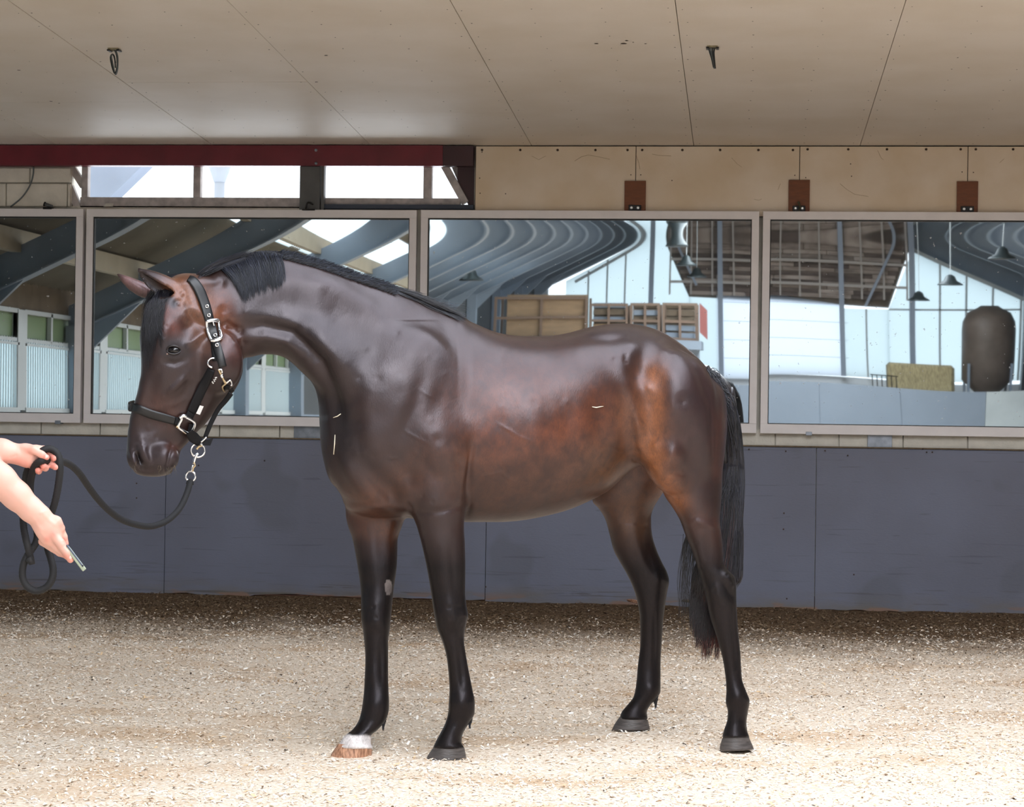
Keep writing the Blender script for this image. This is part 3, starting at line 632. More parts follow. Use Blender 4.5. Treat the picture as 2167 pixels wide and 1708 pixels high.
q = MB(); p = hall(1484, 640, 50); q.prism([hall(1484, 700, 50), hall(1484, 640, 50), hall(1500, 655, 50), hall(1500, 715, 50)], (0, -0.05, 0)); tag(q.obj('red_panel', mat('faded_red', srgb(132, 76, 72), 0.7)), 'faded red panel at the end of the crates', 'panel')
q = MB(); p = hall(1050, 640, 48)
M_lamp = mat('dark_lamp_metal', srgb(44, 52, 54), 0.4, metal=0.4)
ref = None
for (lx, ly, D, lf, lab) in ((443, 478, 27.5, True, 'pendant lamp reflected above the horse head'), (1433, 520, 46, False, 'nearest of three pendant lamps reflected above the crates'), (1455, 563, 50, False, 'middle one of the pendant lamps above the crates'), (1478, 590, 54, False, 'farthest of the pendant lamps above the crates'), (2000, 596, 48, False, 'large pendant lamp reflected before the right glazing'), (1942, 633, 54, False, 'small pendant lamp low before the right glazing'), (2093, 538, 44, False, 'pendant lamp reflected under the right rafters'), (985, 582, 44, False, 'pendant lamp reflected under the left rafters')):
    p = hall(lx, ly, D, lf); t = thing('pendant_lamp', lab, 'lamp', p, 'pendant lamps in the hall')
    q = MB(); q.lathe([(0.26, 0), (0.24, 0.03), (0.13, 0.10), (0.09, 0.20), (0.03, 0.24)], p, 20); q.obj('lamp_shade', M_lamp, t, True)
    q = MB(); q.tube([(p[0], p[1], p[2]+.2), (p[0], p[1], roof_z(p[0], D)-.1)], 0.008, 5); q.obj('cord', M_wframe, t)
q = MB()
for k in range(6): q.tube([(3.35+k*.12, yf(55), 0), (3.35+k*.12, yf(55), 1.5)], 0.014, 6)
q.tube([(3.3, yf(55), 1.5), (4.0, yf(55), 1.5)], 0.014, 6); tag(q.obj('metal_gate', M_black), 'small black metal gate beside the straw bale', 'gate')
# ================================================================== FLOOR
M_floor = bpy.data.materials.new('shavings_bed'); M_floor.use_nodes = True
N, L = nt(M_floor); b = N['Principled BSDF']; b.inputs['Roughness'].default_value = 0.95; b.inputs['Specular IOR Level'].default_value = 0.1
co = N.new('ShaderNodeTexCoord'); sepz = N.new('ShaderNodeSeparateXYZ'); L.new(co.outputs['Object'], sepz.inputs[0])
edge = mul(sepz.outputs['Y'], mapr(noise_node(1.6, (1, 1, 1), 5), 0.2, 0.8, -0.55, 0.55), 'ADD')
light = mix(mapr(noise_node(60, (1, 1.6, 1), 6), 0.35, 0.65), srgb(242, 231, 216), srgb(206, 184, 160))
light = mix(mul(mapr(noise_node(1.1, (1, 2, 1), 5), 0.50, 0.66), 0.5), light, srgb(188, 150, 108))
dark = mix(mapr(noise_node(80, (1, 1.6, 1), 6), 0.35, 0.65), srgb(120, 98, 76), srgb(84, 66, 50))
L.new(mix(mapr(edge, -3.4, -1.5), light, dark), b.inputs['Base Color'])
bp = N.new('ShaderNodeBump'); bp.inputs['Strength'].default_value = 0.8; bp.inputs['Distance'].default_value = 0.012; L.new(noise_node(70, (1, 1.4, 1), 6), bp.inputs['Height']); L.new(bp.outputs[0], b.inputs['Normal'])
HIND = at_depth(1335, 1541, 9.05)
def ground_z(x, y):
    z = 0.010*noise.noise(Vector((x*1.7, y*1.7, 0)))+0.006*noise.noise(Vector((x*5, y*5, 4)))+0.003*noise.noise(Vector((x*14, y*14, 9)))
    z += 0.030*math.exp(-((x-HIND[0])**2+(y-HIND[1])**2)/0.10)
    if y > -0.5: z += 0.035*(y+0.5)/0.5*0.5
    return z
nx, ny = 360, 320; gx0, gx1, gy0, gy1 = -6.2, 3.0, -8.9, -0.02
V = []; Z = np.zeros((ny+1, nx+1))
for j in range(ny+1):
    for i in range(nx+1):
        x = gx0+(gx1-gx0)*i/nx; y = gy0+(gy1-gy0)*j/ny; z = ground_z(x, y); Z[j, i] = z; V.append((x, y, z))
Fq = [(j*(nx+1)+i, j*(nx+1)+i+1, (j+1)*(nx+1)+i+1, (j+1)*(nx+1)+i) for j in range(ny) for i in range(nx)]
q = MB(); q.v = V; q.f = Fq
yE = yf(DG)-0.3
zz = -0.012
q.add([(XL, yE, zz), (8.2, yE, zz), (8.2, gy0, zz), (XL, gy0, zz)], [(0, 1, 2, 3)])
q.add([(XL, gy0-.01, zz), (gx0+.01, gy0-.01, zz), (gx0+.01, 0, zz), (XL, 0, zz)], [(0, 1, 2, 3)])
q.add([(gx1-.01, gy0-.01, zz), (8.2, gy0-.01, zz), (8.2, 0, zz), (gx1-.01, 0, zz)], [(0, 1, 2, 3)])
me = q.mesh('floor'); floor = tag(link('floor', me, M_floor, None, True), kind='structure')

# wood shavings: curled flakes lying loose on the bed
def chips(n, y_lo, y_hi, size, seed, dark_frac):
    r = np.random.default_rng(seed)
    # uniform over the visible trapezium
    y = r.uniform(y_lo, y_hi, n*2); d = y-CAM[1]
    xc = -math.tan(YAW)*d; hw = d*0.252
    x = r.uniform(-1, 1, n*2)*(y_hi-CAM[1])*0.252+xc
    keep = np.abs(x-xc) < hw; x = x[keep][:n]; y = y[keep][:n]; d = y-CAM[1]; n = len(x)
    u = np.clip((x-gx0)/(gx1-gx0)*nx, 0, nx-1.01); v = np.clip((y-gy0)/(gy1-gy0)*ny, 0, ny-1.01); iu = u.astype(int); iv = v.astype(int)
    z = Z[iv, iu]
    ang = r.uniform(0, 2*np.pi, n); ln = size*r.lognormal(0, 0.5, n)*np.interp(d, [7, 10, 15.4], [1.0, 1.05, 1.15]); ln = np.minimum(ln, size*2.6); wd = ln*r.uniform(0.16, 0.48, n); curl = ln*r.uniform(-0.1, 0.4, n)
    tx = r.normal(0, 0.24, n); ty = r.normal(0, 0.28, n)
    a = np.stack([np.cos(ang), np.sin(ang), tx], 1); b_ = np.stack([-np.sin(ang), np.cos(ang), ty], 1)
    C = np.stack([x, y, z-0.004+ln*0.28*np.abs(r.normal(0, 1, n))], 1)
    up_ = np.array([0, 0, 1.0])
    P = np.zeros((n, 6, 3)); sk = r.uniform(-0.3, 0.3, n)
    for k, s in enumerate((-0.5, 0.0, 0.5)):
        for m_, t_ in enumerate((-0.5, 0.5)):
            P[:, k*2+m_] = C + a*(ln*(s+t_*sk*0.3))[:, None] + b_*(wd*t_*(1.0 if s == 0 else 0.7))[:, None] + up_*((curl*(0.5 if s == 0 else 0))[:, None])
    verts = P.reshape(-1, 3); base = (np.arange(n)*6)[:, None]
    f1 = base+np.array([0, 1, 3, 2]); f2 = base+np.array([2, 3, 5, 4]); loops = np.concatenate([f1, f2], 1).reshape(-1)
    me = bpy.data.meshes.new('shavings'); me.vertices.add(len(verts)); me.vertices.foreach_set('co', verts.astype(np.float32).ravel())
    me.loops.add(len(loops)); me.loops.foreach_set('vertex_index', loops.astype(np.int32)); me.polygons.add(2*n); me.polygons.foreach_set('loop_start', np.arange(0, 8*n, 4, dtype=np.int32))
    try: me.polygons.foreach_set('loop_total', np.full(2*n, 4, np.int32))
    except Exception: pass
    me.update(calc_edges=True); me.validate()
    # colour of each flake: pale, pinkish, tan or dark brown
    cols = np.array([srgb(246, 236, 222), srgb(243, 227, 208), srgb(234, 214, 192), srgb(246, 241, 233), srgb(212, 184, 148), srgb(110, 88, 68), srgb(76, 66, 58)])
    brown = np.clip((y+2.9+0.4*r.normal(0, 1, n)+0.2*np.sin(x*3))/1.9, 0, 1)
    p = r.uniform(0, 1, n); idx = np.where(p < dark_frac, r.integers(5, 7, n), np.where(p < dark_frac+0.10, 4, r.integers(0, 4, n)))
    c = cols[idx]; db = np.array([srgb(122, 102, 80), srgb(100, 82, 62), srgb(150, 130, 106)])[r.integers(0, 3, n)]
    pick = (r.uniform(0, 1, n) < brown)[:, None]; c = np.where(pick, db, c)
    at = me.color_attributes.new('Col', 'FLOAT_COLOR', 'POINT'); arr = np.ones((n, 6, 4), np.float32); arr[:, :, :3] = c[:, None, :]; at.data.foreach_set('color', arr.ravel())
    return me
M_chip = bpy.data.materials.new('wood_flake'); M_chip.use_nodes = True
N, L = nt(M_chip); b = N['Principled BSDF']; b.inputs['Roughness'].default_value = 0.8; b.inputs['Specular IOR Level'].default_value = 0.2
va = N.new('ShaderNodeVertexColor'); va.layer_name = 'Col'; L.new(va.outputs[0], b.inputs['Base Color'])
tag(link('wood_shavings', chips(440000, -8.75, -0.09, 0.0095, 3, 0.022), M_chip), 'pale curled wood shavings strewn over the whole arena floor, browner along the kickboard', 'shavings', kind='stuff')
# ================================================================== HORSE
# modelled in a frame of (x, y, c): x right, y down, c away from the viewer, 535 units to the metre at c = 0
HD0, HS = 8.42, 534.6
def hw(p):
    p = np.asarray(p, float); px, py, c = p[..., 0], p[..., 1], p[..., 2]
    d = HD0 + c/HS
    R_ = CF + ((px - W/2)/F)[..., None]*CR - ((py - H/2)/F)[..., None]*CU
    return CAM + d[..., None]*R_
def hermite(xs, ys, x):
    xs = np.asarray(xs, float); ys = np.asarray(ys, float); d = np.diff(ys)/np.diff(xs)
    m = np.zeros_like(ys); m[1:-1] = (d[:-1]+d[1:])/2; m[0] = d[0]; m[-1] = d[-1]
    for i in range(1, len(m)-1):
        if d[i-1]*d[i] <= 0: m[i] = 0
        else:
            lim = 3*min(abs(d[i-1]), abs(d[i])); m[i] = max(-lim, min(lim, m[i]))
    x = np.clip(x, xs[0], xs[-1]); i = np.clip(np.searchsorted(xs, x)-1, 0, len(xs)-2)
    h = xs[i+1]-xs[i]; t = (x-xs[i])/h
    return (2*t**3-3*t*t+1)*ys[i]+(t**3-2*t*t+t)*h*m[i]+(-2*t**3+3*t*t)*ys[i+1]+(t**3-t*t)*h*m[i+1]

STEP = 3.2
GX = np.arange(232, 1612, STEP, dtype=np.float32); GY = np.arange(536, 1606, STEP, dtype=np.float32); GC = np.arange(-176, 420, STEP, dtype=np.float32)
FLD = np.full((len(GX), len(GY), len(GC)), 60.0, np.float32)
def sub(x0, x1, y0, y1, c0, c1):
    s = []
    for G, a, b_ in ((GX, x0, x1), (GY, y0, y1), (GC, c0, c1)):
        i0 = max(0, int((a-G[0])/STEP)); i1 = min(len(G), int((b_-G[0])/STEP)+2); s.append(slice(i0, i1))
    return s
def blend(sl, f, k, carve=False):
    A = FLD[sl[0], sl[1], sl[2]]
    g = np.gradient(f, STEP); n = np.sqrt(g[0]**2+g[1]**2+g[2]**2); f = f/np.maximum(n, 0.25)
    if carve:
        f = -f; h = np.clip(0.5-0.5*(f-A)/k*-1*-1, 0, 1); h = np.clip(0.5+0.5*(f-A)/k, 0, 1)
        FLD[sl[0], sl[1], sl[2]] = A*(1-h)+f*h+k*h*(1-h)
    else:
        h = np.clip(0.5+0.5*(f-A)/k, 0, 1)          # h=1 -> keep A
        FLD[sl[0], sl[1], sl[2]] = f*(1-h)+A*h-k*h*(1-h)
def part(axis, secs, k=14, n=2.0, caps=(20, 20), shear=0.0, thick=None, pad=26):
    S = np.array(secs, float); s_, lo, hi, cc, T = S.T
    m = pad
    cmin, cmax = (cc-T*1.3).min()-m-abs(shear)*60, (cc+T*1.3).max()+m+abs(shear)*60
    a, b_ = s_[0]-caps[0]-m, s_[-1]+caps[1]+m
    if axis == 'x': sl = sub(a, b_, lo.min()-m, hi.max()+m, cmin, cmax)
    else: sl = sub(lo.min()-m, hi.max()+m, a, b_, cmin, cmax)
    X = GX[sl[0]][:, None]; Y = GY[sl[1]][None, :]
    sv, uv = (X+0*Y, Y+0*X) if axis == 'x' else (Y+0*X, X+0*Y)
    L_, Hh, C_, T_ = [hermite(s_, q, sv) for q in (lo, hi, cc, T)]
    half = (Hh-L_)/2; mid = (Hh+L_)/2; u = (uv-mid)/half
    e = np.where(sv < s_[0], (s_[0]-sv)/caps[0], np.where(sv > s_[-1], (sv-s_[-1])/caps[1], 0))
    if shear: C_ = C_ + shear*(uv-mid)
    if thick is not None: T_ = T_*thick(np.clip(u, -1, 1), sv)
    w = (GC[sl[2]][None, None, :]-C_[..., None])/T_[..., None]
    base = np.abs(u)**n+np.abs(e)**n
    v = (base[..., None]+np.abs(w)**n)**(1.0/n)
    R_ = np.minimum(half, T_)[..., None]
    blend(sl, ((v-1)*R_).astype(np.float32), k)
def blob(c, r, k=14, rot=0.0, carve=False, tilt=0.0, pad=22):
    """ellipsoid; rot turns it in the picture plane, tilt turns it about the vertical"""
    m = max(r)+pad; sl = sub(c[0]-m, c[0]+m, c[1]-m, c[1]+m, c[2]-m, c[2]+m)
    X = GX[sl[0]][:, None, None]-c[0]; Y = GY[sl[1]][None, :, None]-c[1]; Cc = GC[sl[2]][None, None, :]-c[2]
    a = math.radians(tilt); X, Cc = X*math.cos(a)+Cc*math.sin(a), -X*math.sin(a)+Cc*math.cos(a)
    a = math.radians(rot); X, Y = X*math.cos(a)+Y*math.sin(a), -X*math.sin(a)+Y*math.cos(a)
    v = np.sqrt((X/r[0])**2+(Y/r[1])**2+(Cc/r[2])**2)
    blend(sl, ((v-1)*min(r)).astype(np.float32), k, carve)
cb = lambda x: 70+0.27*(x-880)

# trunk
trunk = [(712, 800, 1022, 50), (735, 775, 1052, 78), (765, 745, 1066, 98), (800, 710, 1080, 112), (850, 680, 1094, 126), (900, 668, 1100, 134), (950, 668, 1104, 140), (1000, 683, 1105, 148), (1050, 703, 1105, 156), (1100, 711, 1102, 163),
         (1150, 712, 1093, 168), (1200, 705, 1080, 170), (1250, 692, 1059, 166), (1290, 686, 1037, 158), (1325, 685, 1005, 150), (1360, 689, 985, 146), (1400, 702, 990, 146), (1450, 734, 1010, 140), (1490, 771, 1010, 118), (1515, 805, 1000, 88)]
def tt(u, s):
    wither = np.exp(-((s-930)/110)**2); belly = np.exp(-((s-1150)/170)**2); rump = np.exp(-((s-1400)/90)**2)
    sn = (u-np.sqrt(u*u+0.12))/2; sp_ = ((u-.2)+np.sqrt((u-.2)**2+0.12))/2
    return 1+wither*0.42*sn+belly*(0.05*u)-rump*0.35*sp_
part('x', [(x, a, b_, cb(x), t) for x, a, b_, t in trunk], 20, 2.15, (26, 22), thick=tt)
# neck
neck = [(415, 596, 700, -42, 40), (450, 566, 730, -38, 46), (485, 552, 752, -32, 50), (520, 541, 757, -26, 53), (560, 534, 750, -18, 57), (600, 536, 756, -10, 62), (640, 546, 789, 0, 68), (680, 557, 832, 8, 76), (720, 571, 900, 18, 84),
        (770, 589, 960, 32, 92), (820, 606, 990, 46, 100), (870, 626, 1000, 62, 108), (920, 648, 1000, 76, 112), (968, 672, 960, 90, 100)]
def nth(u, s): return 1.06+0.45*(u-np.sqrt(u*u+0.12))/2+0.05*u
part('x', neck, 22, 2.1, (22, 30), thick=nth)
# breast front edge
part('y', [(812, 668, 760, 20, 44), (850, 674, 800, 24, 62), (900, 677, 830, 28, 76), (945, 681, 840, 30, 84), (985, 691, 840, 32, 86), (1015, 704, 840, 34, 84), (1045, 722, 850, 36, 78), (1066, 742, 860, 38, 70)], 16, 2.0, (24, 22))
blob((800, 1060, 60), (72, 34, 66), 18)
# shoulder and arm masses
blob((838, 860, 4), (104, 158, 50), 48, rot=24)
blob((790, 925, -10), (56, 70, 50), 22, rot=30)
blob((925, 950, 6), (66, 98, 60), 40, rot=-14)
blob((960, 1035, 8), (30, 46, 44), 18)
blob((870, 1040, 6), (42, 46, 52), 20)
blob((740, 985, 6), (40, 52, 46), 18)
# far shoulder
blob((785, 930, 100), (60, 100, 44), 24, rot=24)
# legs: (y, left, right, depth, half thickness)
near_fore = [(960, 850, 990, 0, 56), (1010, 856, 991, 0, 58), (1050, 862, 989, 2, 56), (1083, 870, 985, 2, 52), (1114, 882, 982, 2, 48), (1150, 892, 984, 2, 45), (1200, 903, 985, 2, 41), (1250, 911.5, 984.5, 2, 37), (1282, 916, 987, 2, 36), (1303, 919, 990.5, 2, 36),
             (1328, 924, 985, 2, 32), (1355, 935, 982, 2, 27), (1386, 944, 986, 2, 22), (1425, 949, 993, 2, 20), (1460, 951, 1000, 2, 23), (1488, 949.5, 1005, 2, 27), (1510, 948, 1004, 2, 26), (1530, 942.5, 993, 2, 24), (1553, 931, 979.5, 2, 26), (1572, 921, 977, 2, 30), (1584, 916, 984, 2, 33)]
part('y', near_fore, 12, 2.15, (30, 3))
off_fore = [(1010, 730, 880, 92, 52), (1060, 732, 868, 90, 50), (1085, 731.5, 860, 88, 48), (1110, 735.5, 852, 86, 46), (1141, 746, 842, 84, 43), (1171, 752, 841, 80, 40), (1206, 758, 839, 76, 38), (1245, 763, 833.5, 72, 36), (1278, 764.5, 830, 68, 36), (1310, 764.5, 827, 64, 36),
            (1335, 768, 824.5, 60, 33), (1362, 771, 821.5, 57, 28), (1395, 773, 821.5, 54, 24), (1425, 772, 821.5, 50, 23), (1464, 770, 822.5, 46, 25), (1490, 767, 823.5, 42, 28), (1510, 763.5, 821.5, 38, 27), (1529, 757, 813, 34, 25), (1545, 745, 799, 30, 26), (1558, 729, 785, 26, 30), (1573, 718.5, 785, 22, 33), (1584, 712, 790, 20, 35)]
part('y', off_fore, 12, 2.15, (30, 3))
# near haunch
blob((1420, 868, 110), (90, 122, 68), 40, rot=14)
blob((1464, 920, 128), (58, 118, 60), 34, rot=-4)
blob((1412, 985, 104), (42, 62, 48), 40, rot=-18)
near_hind = [(860, 1440, 1536.5, 190, 88), (900, 1425, 1537, 186, 92), (940, 1400, 1533, 180, 92), (976, 1378, 1531, 172, 86), (1002, 1385, 1529, 166, 80), (1030, 1398, 1528, 160, 72), (1052, 1408, 1527, 156, 66), (1075, 1424, 1525, 152, 60), (1099, 1438, 1523, 149, 54), (1131, 1450, 1527, 146, 48), (1163, 1463, 1530, 145, 42),
             (1190, 1472, 1532, 144, 38), (1206, 1477, 1540, 144, 36), (1220, 1482, 1554, 144, 36), (1240, 1488, 1558, 144, 36), (1268, 1494.5, 1558.5, 144, 35), (1307, 1503, 1560, 144, 31), (1346, 1516, 1563, 144, 25), (1385, 1527, 1567, 144, 21), (1420, 1533.5, 1569, 144, 20), (1441, 1536, 1571, 144, 22), (1463, 1537, 1579, 144, 26), (1485, 1535.6, 1586.5, 144, 28),
             (1506, 1540, 1583, 144, 26), (1528, 1538, 1580, 144, 26), (1545, 1532, 1581, 144, 29), (1560, 1528, 1586, 144, 33)]
part('y', near_hind, 14, 2.15, (60, 3))
off_hind = [(900, 1290, 1440, 300, 60), (960, 1270, 1440, 306, 62), (1000, 1256, 1436, 312, 62), (1030, 1252, 1412, 318, 62), (1061, 1254, 1391, 322, 56), (1075, 1266, 1383, 326, 52), (1095, 1279, 1378, 330, 48), (1131, 1290, 1380, 332, 44), (1165, 1299, 1390, 334, 40), (1190, 1312, 1401, 336, 38), (1212, 1325, 1412, 337, 37), (1230, 1334, 1416, 338, 36),
            (1255, 1343.5, 1411.5, 339, 34), (1285, 1351, 1407, 340, 31), (1316, 1354.6, 1403.5, 341, 27), (1359, 1355, 1400.5, 342, 22), (1411, 1349.5, 1398, 342, 21), (1440, 1347, 1398, 342, 24), (1462, 1344, 1398, 342, 26), (1478, 1339, 1390, 342, 26), (1493, 1327, 1376, 342, 25), (1508, 1315, 1369, 342, 28), (1522, 1311, 1371, 342, 31)]
part('y', off_hind, 14, 2.15, (50, 3))
# head: slices by y
head = [(606, 352, 470, -60, 44), (640, 312, 490, -62, 54), (680, 301, 500, -64, 60), (720, 295.5, 502, -66, 61), (745, 297.5, 509, -67, 59), (770, 298.5, 514.5, -68, 56), (791, 298, 512.5, -69, 53), (811, 294.5, 505, -70, 50), (836, 289, 489, -71, 45), (856, 283, 468, -72, 41), (883, 275, 446, -73, 36), (899, 273, 433, -73, 34), (911, 271, 420, -74, 33),
        (936, 269, 398, -75, 34), (953, 268, 383, -76, 36), (968, 270, 379, -76, 37), (984, 275.5, 375, -76, 35), (994, 283, 366, -76, 31)]
part('y', head, 10, 2.3, (26, 15), shear=0.36)
blob((462, 765, -86), (52, 66, 40), 16)                 # cheek
blob((340, 972, -98), (32, 30, 26), 14)                 # upper lip
blob((362, 968, -90), (17, 20, 24), 8)                  # lower lip
blob((293, 968, -108), (22, 28, 20), 12)                # nostril rim
blob((371, 726, -112), (26, 15, 16), 10, rot=-12)       # brow
blob((402, 612, -60), (40, 26, 36), 16, rot=20)         # poll
# ears: a tapering shell, hollowed towards the front
def ear(base, tip, w, c0, c1, hollow, dirx):
    P = [np.array(base), np.array(tip)]
    ax = P[1]-P[0]; L_ = np.hypot(*ax); ax = ax/L_; n2 = np.array([-ax[1], ax[0]])
    rot = math.degrees(math.atan2(ax[1], ax[0]))
    ts = np.linspace(0, 1, 11)
    rad = np.interp(ts, [0, .15, .35, .55, .75, .9, 1], np.array([.62, .85, 1, .9, .62, .32, .12])*w)
    for t, r in zip(ts, rad):
        p = P[0]+ax*L_*t+n2*(-4*math.sin(t*3.14))*dirx; blob((p[0], p[1], c0+(c1-c0)*t), (r*1.05+2, r+0.5, r*0.75+1.5), 7, rot=rot, pad=12)
    for t, r in list(zip(ts, rad))[2:-1]:
        p = P[0]+ax*L_*t+n2*(-4*math.sin(t*3.14))*dirx; q = p+np.array(hollow[:2])*r
        blob((q[0], q[1], c0+(c1-c0)*t+hollow[2]*r), (max(r*.8, 2), max(r*.62, 2), r*0.6), 3, rot=rot, carve=True, pad=10)
ear((384, 623), (294, 571), 22, -92, -112, (-0.30, 0.42, -0.55), 1)
ear((330, 625), (250, 581), 14, -52, -62, (-0.30, 0.35, 0.55), 1)

# ---- surface nets
def surface_nets(D):
    D = D.astype(np.float32); s = D < 0
    c = [s[i:s.shape[0]-1+i, j:s.shape[1]-1+j, k:s.shape[2]-1+k] for i in (0, 1) for j in (0, 1) for k in (0, 1)]
    cnt = np.zeros(c[0].shape, np.int8)
    for q in c: cnt += q
    act = (cnt > 0) & (cnt < 8); idx = np.argwhere(act); nid = -np.ones(act.shape, np.int32); nid[act] = np.arange(len(idx))
    I, J, K = idx.T; acc = np.zeros((len(idx), 3)); n = np.zeros(len(idx))
    cor = [(i, j, k) for i in (0, 1) for j in (0, 1) for k in (0, 1)]
    for a in range(8):
        for b_ in range(a+1, 8):
            A, B = cor[a], cor[b_]
            if sum(abs(A[t]-B[t]) for t in range(3)) != 1: continue
            va = D[I+A[0], J+A[1], K+A[2]]; vb = D[I+B[0], J+B[1], K+B[2]]; m = (va < 0) != (vb < 0)
            t = np.where(m, va/(va-vb+1e-12*(va == vb)), 0)
            for d in range(3): acc[:, d] += np.where(m, A[d]+(B[d]-A[d])*t, 0)
            n += m
    V = idx+acc/n[:, None]; Q = []
    for ax in range(3):
        o = [t for t in range(3) if t != ax]
        sl0 = [slice(1, -1)]*3; sl1 = [slice(1, -1)]*3; sl0[ax] = slice(0, -1); sl1[ax] = slice(1, None)
        a = s[tuple(sl0)]; b_ = s[tuple(sl1)]; e = np.argwhere(a != b_); fl = a[a != b_]
        P = e.copy(); P[:, o[0]] += 1; P[:, o[1]] += 1
        def nn(d0, d1):
            q = P.copy(); q[:, o[0]] -= d0; q[:, o[1]] -= d1; return nid[q[:, 0], q[:, 1], q[:, 2]]
        qd = np.stack([nn(1, 1), nn(0, 1), nn(0, 0), nn(1, 0)], 1)
        flip = fl if ax != 1 else ~fl
        qd[~flip] = qd[~flip][:, ::-1]; Q.append(qd)
    return V, np.concatenate(Q)
SV, SQ = surface_nets(FLD)
SV = SV*STEP+np.array([GX[0], GY[0], GC[0]])
# keep the largest connected piece
import collections
par = np.arange(len(SV))
ed = np.concatenate([SQ[:, [0, 1]], SQ[:, [1, 2]], SQ[:, [2, 3]]])
lab = np.arange(len(SV))
for _ in range(400):
    m = np.minimum(lab[ed[:, 0]], lab[ed[:, 1]]); new = lab.copy(); np.minimum.at(new, ed[:, 0], m); np.minimum.at(new, ed[:, 1], m); new = new[new]
    if (new == lab).all(): break
    lab = new
u_, cnt_ = np.unique(lab, return_counts=True); keep = lab == u_[cnt_.argmax()]
remap = -np.ones(len(SV), int); remap[keep] = np.arange(keep.sum()); SQ = SQ[keep[SQ].all(1)]; SQ = remap[SQ]; SV = SV[keep]
del FLD
def lap(V, Q, it, lam):
    n = len(V); e = np.concatenate([Q[:, [0, 1]], Q[:, [1, 2]], Q[:, [2, 3]], Q[:, [3, 0]]]); deg = np.bincount(np.concatenate([e[:, 0], e[:, 1]]), minlength=n)[:, None]
    for _ in range(it):
        for l in (lam, -lam*1.04):
            S = np.stack([np.bincount(e[:, 0], V[e[:, 1], d], n)+np.bincount(e[:, 1], V[e[:, 0], d], n) for d in range(3)], 1)/np.maximum(deg, 1)
            V = V+l*(S-V)
    return V
def vnormals(V, Q):
    fn = np.cross(V[Q[:, 2]]-V[Q[:, 0]], V[Q[:, 3]]-V[Q[:, 1]]); N_ = np.stack([sum(np.bincount(Q[:, k], fn[:, d], len(V)) for k in range(4)) for d in range(3)], 1)
    return N_/np.maximum(np.linalg.norm(N_, axis=1, keepdims=True), 1e-9)
SV = lap(SV, SQ, 5, 0.5)
NRM = vnormals(SV, SQ)
# orient normals outward (check: the vertex nearest to the viewer must face it)
if NRM[SV[:, 2].argmin(), 2] > 0: SQ = SQ[:, ::-1]; NRM = -NRM

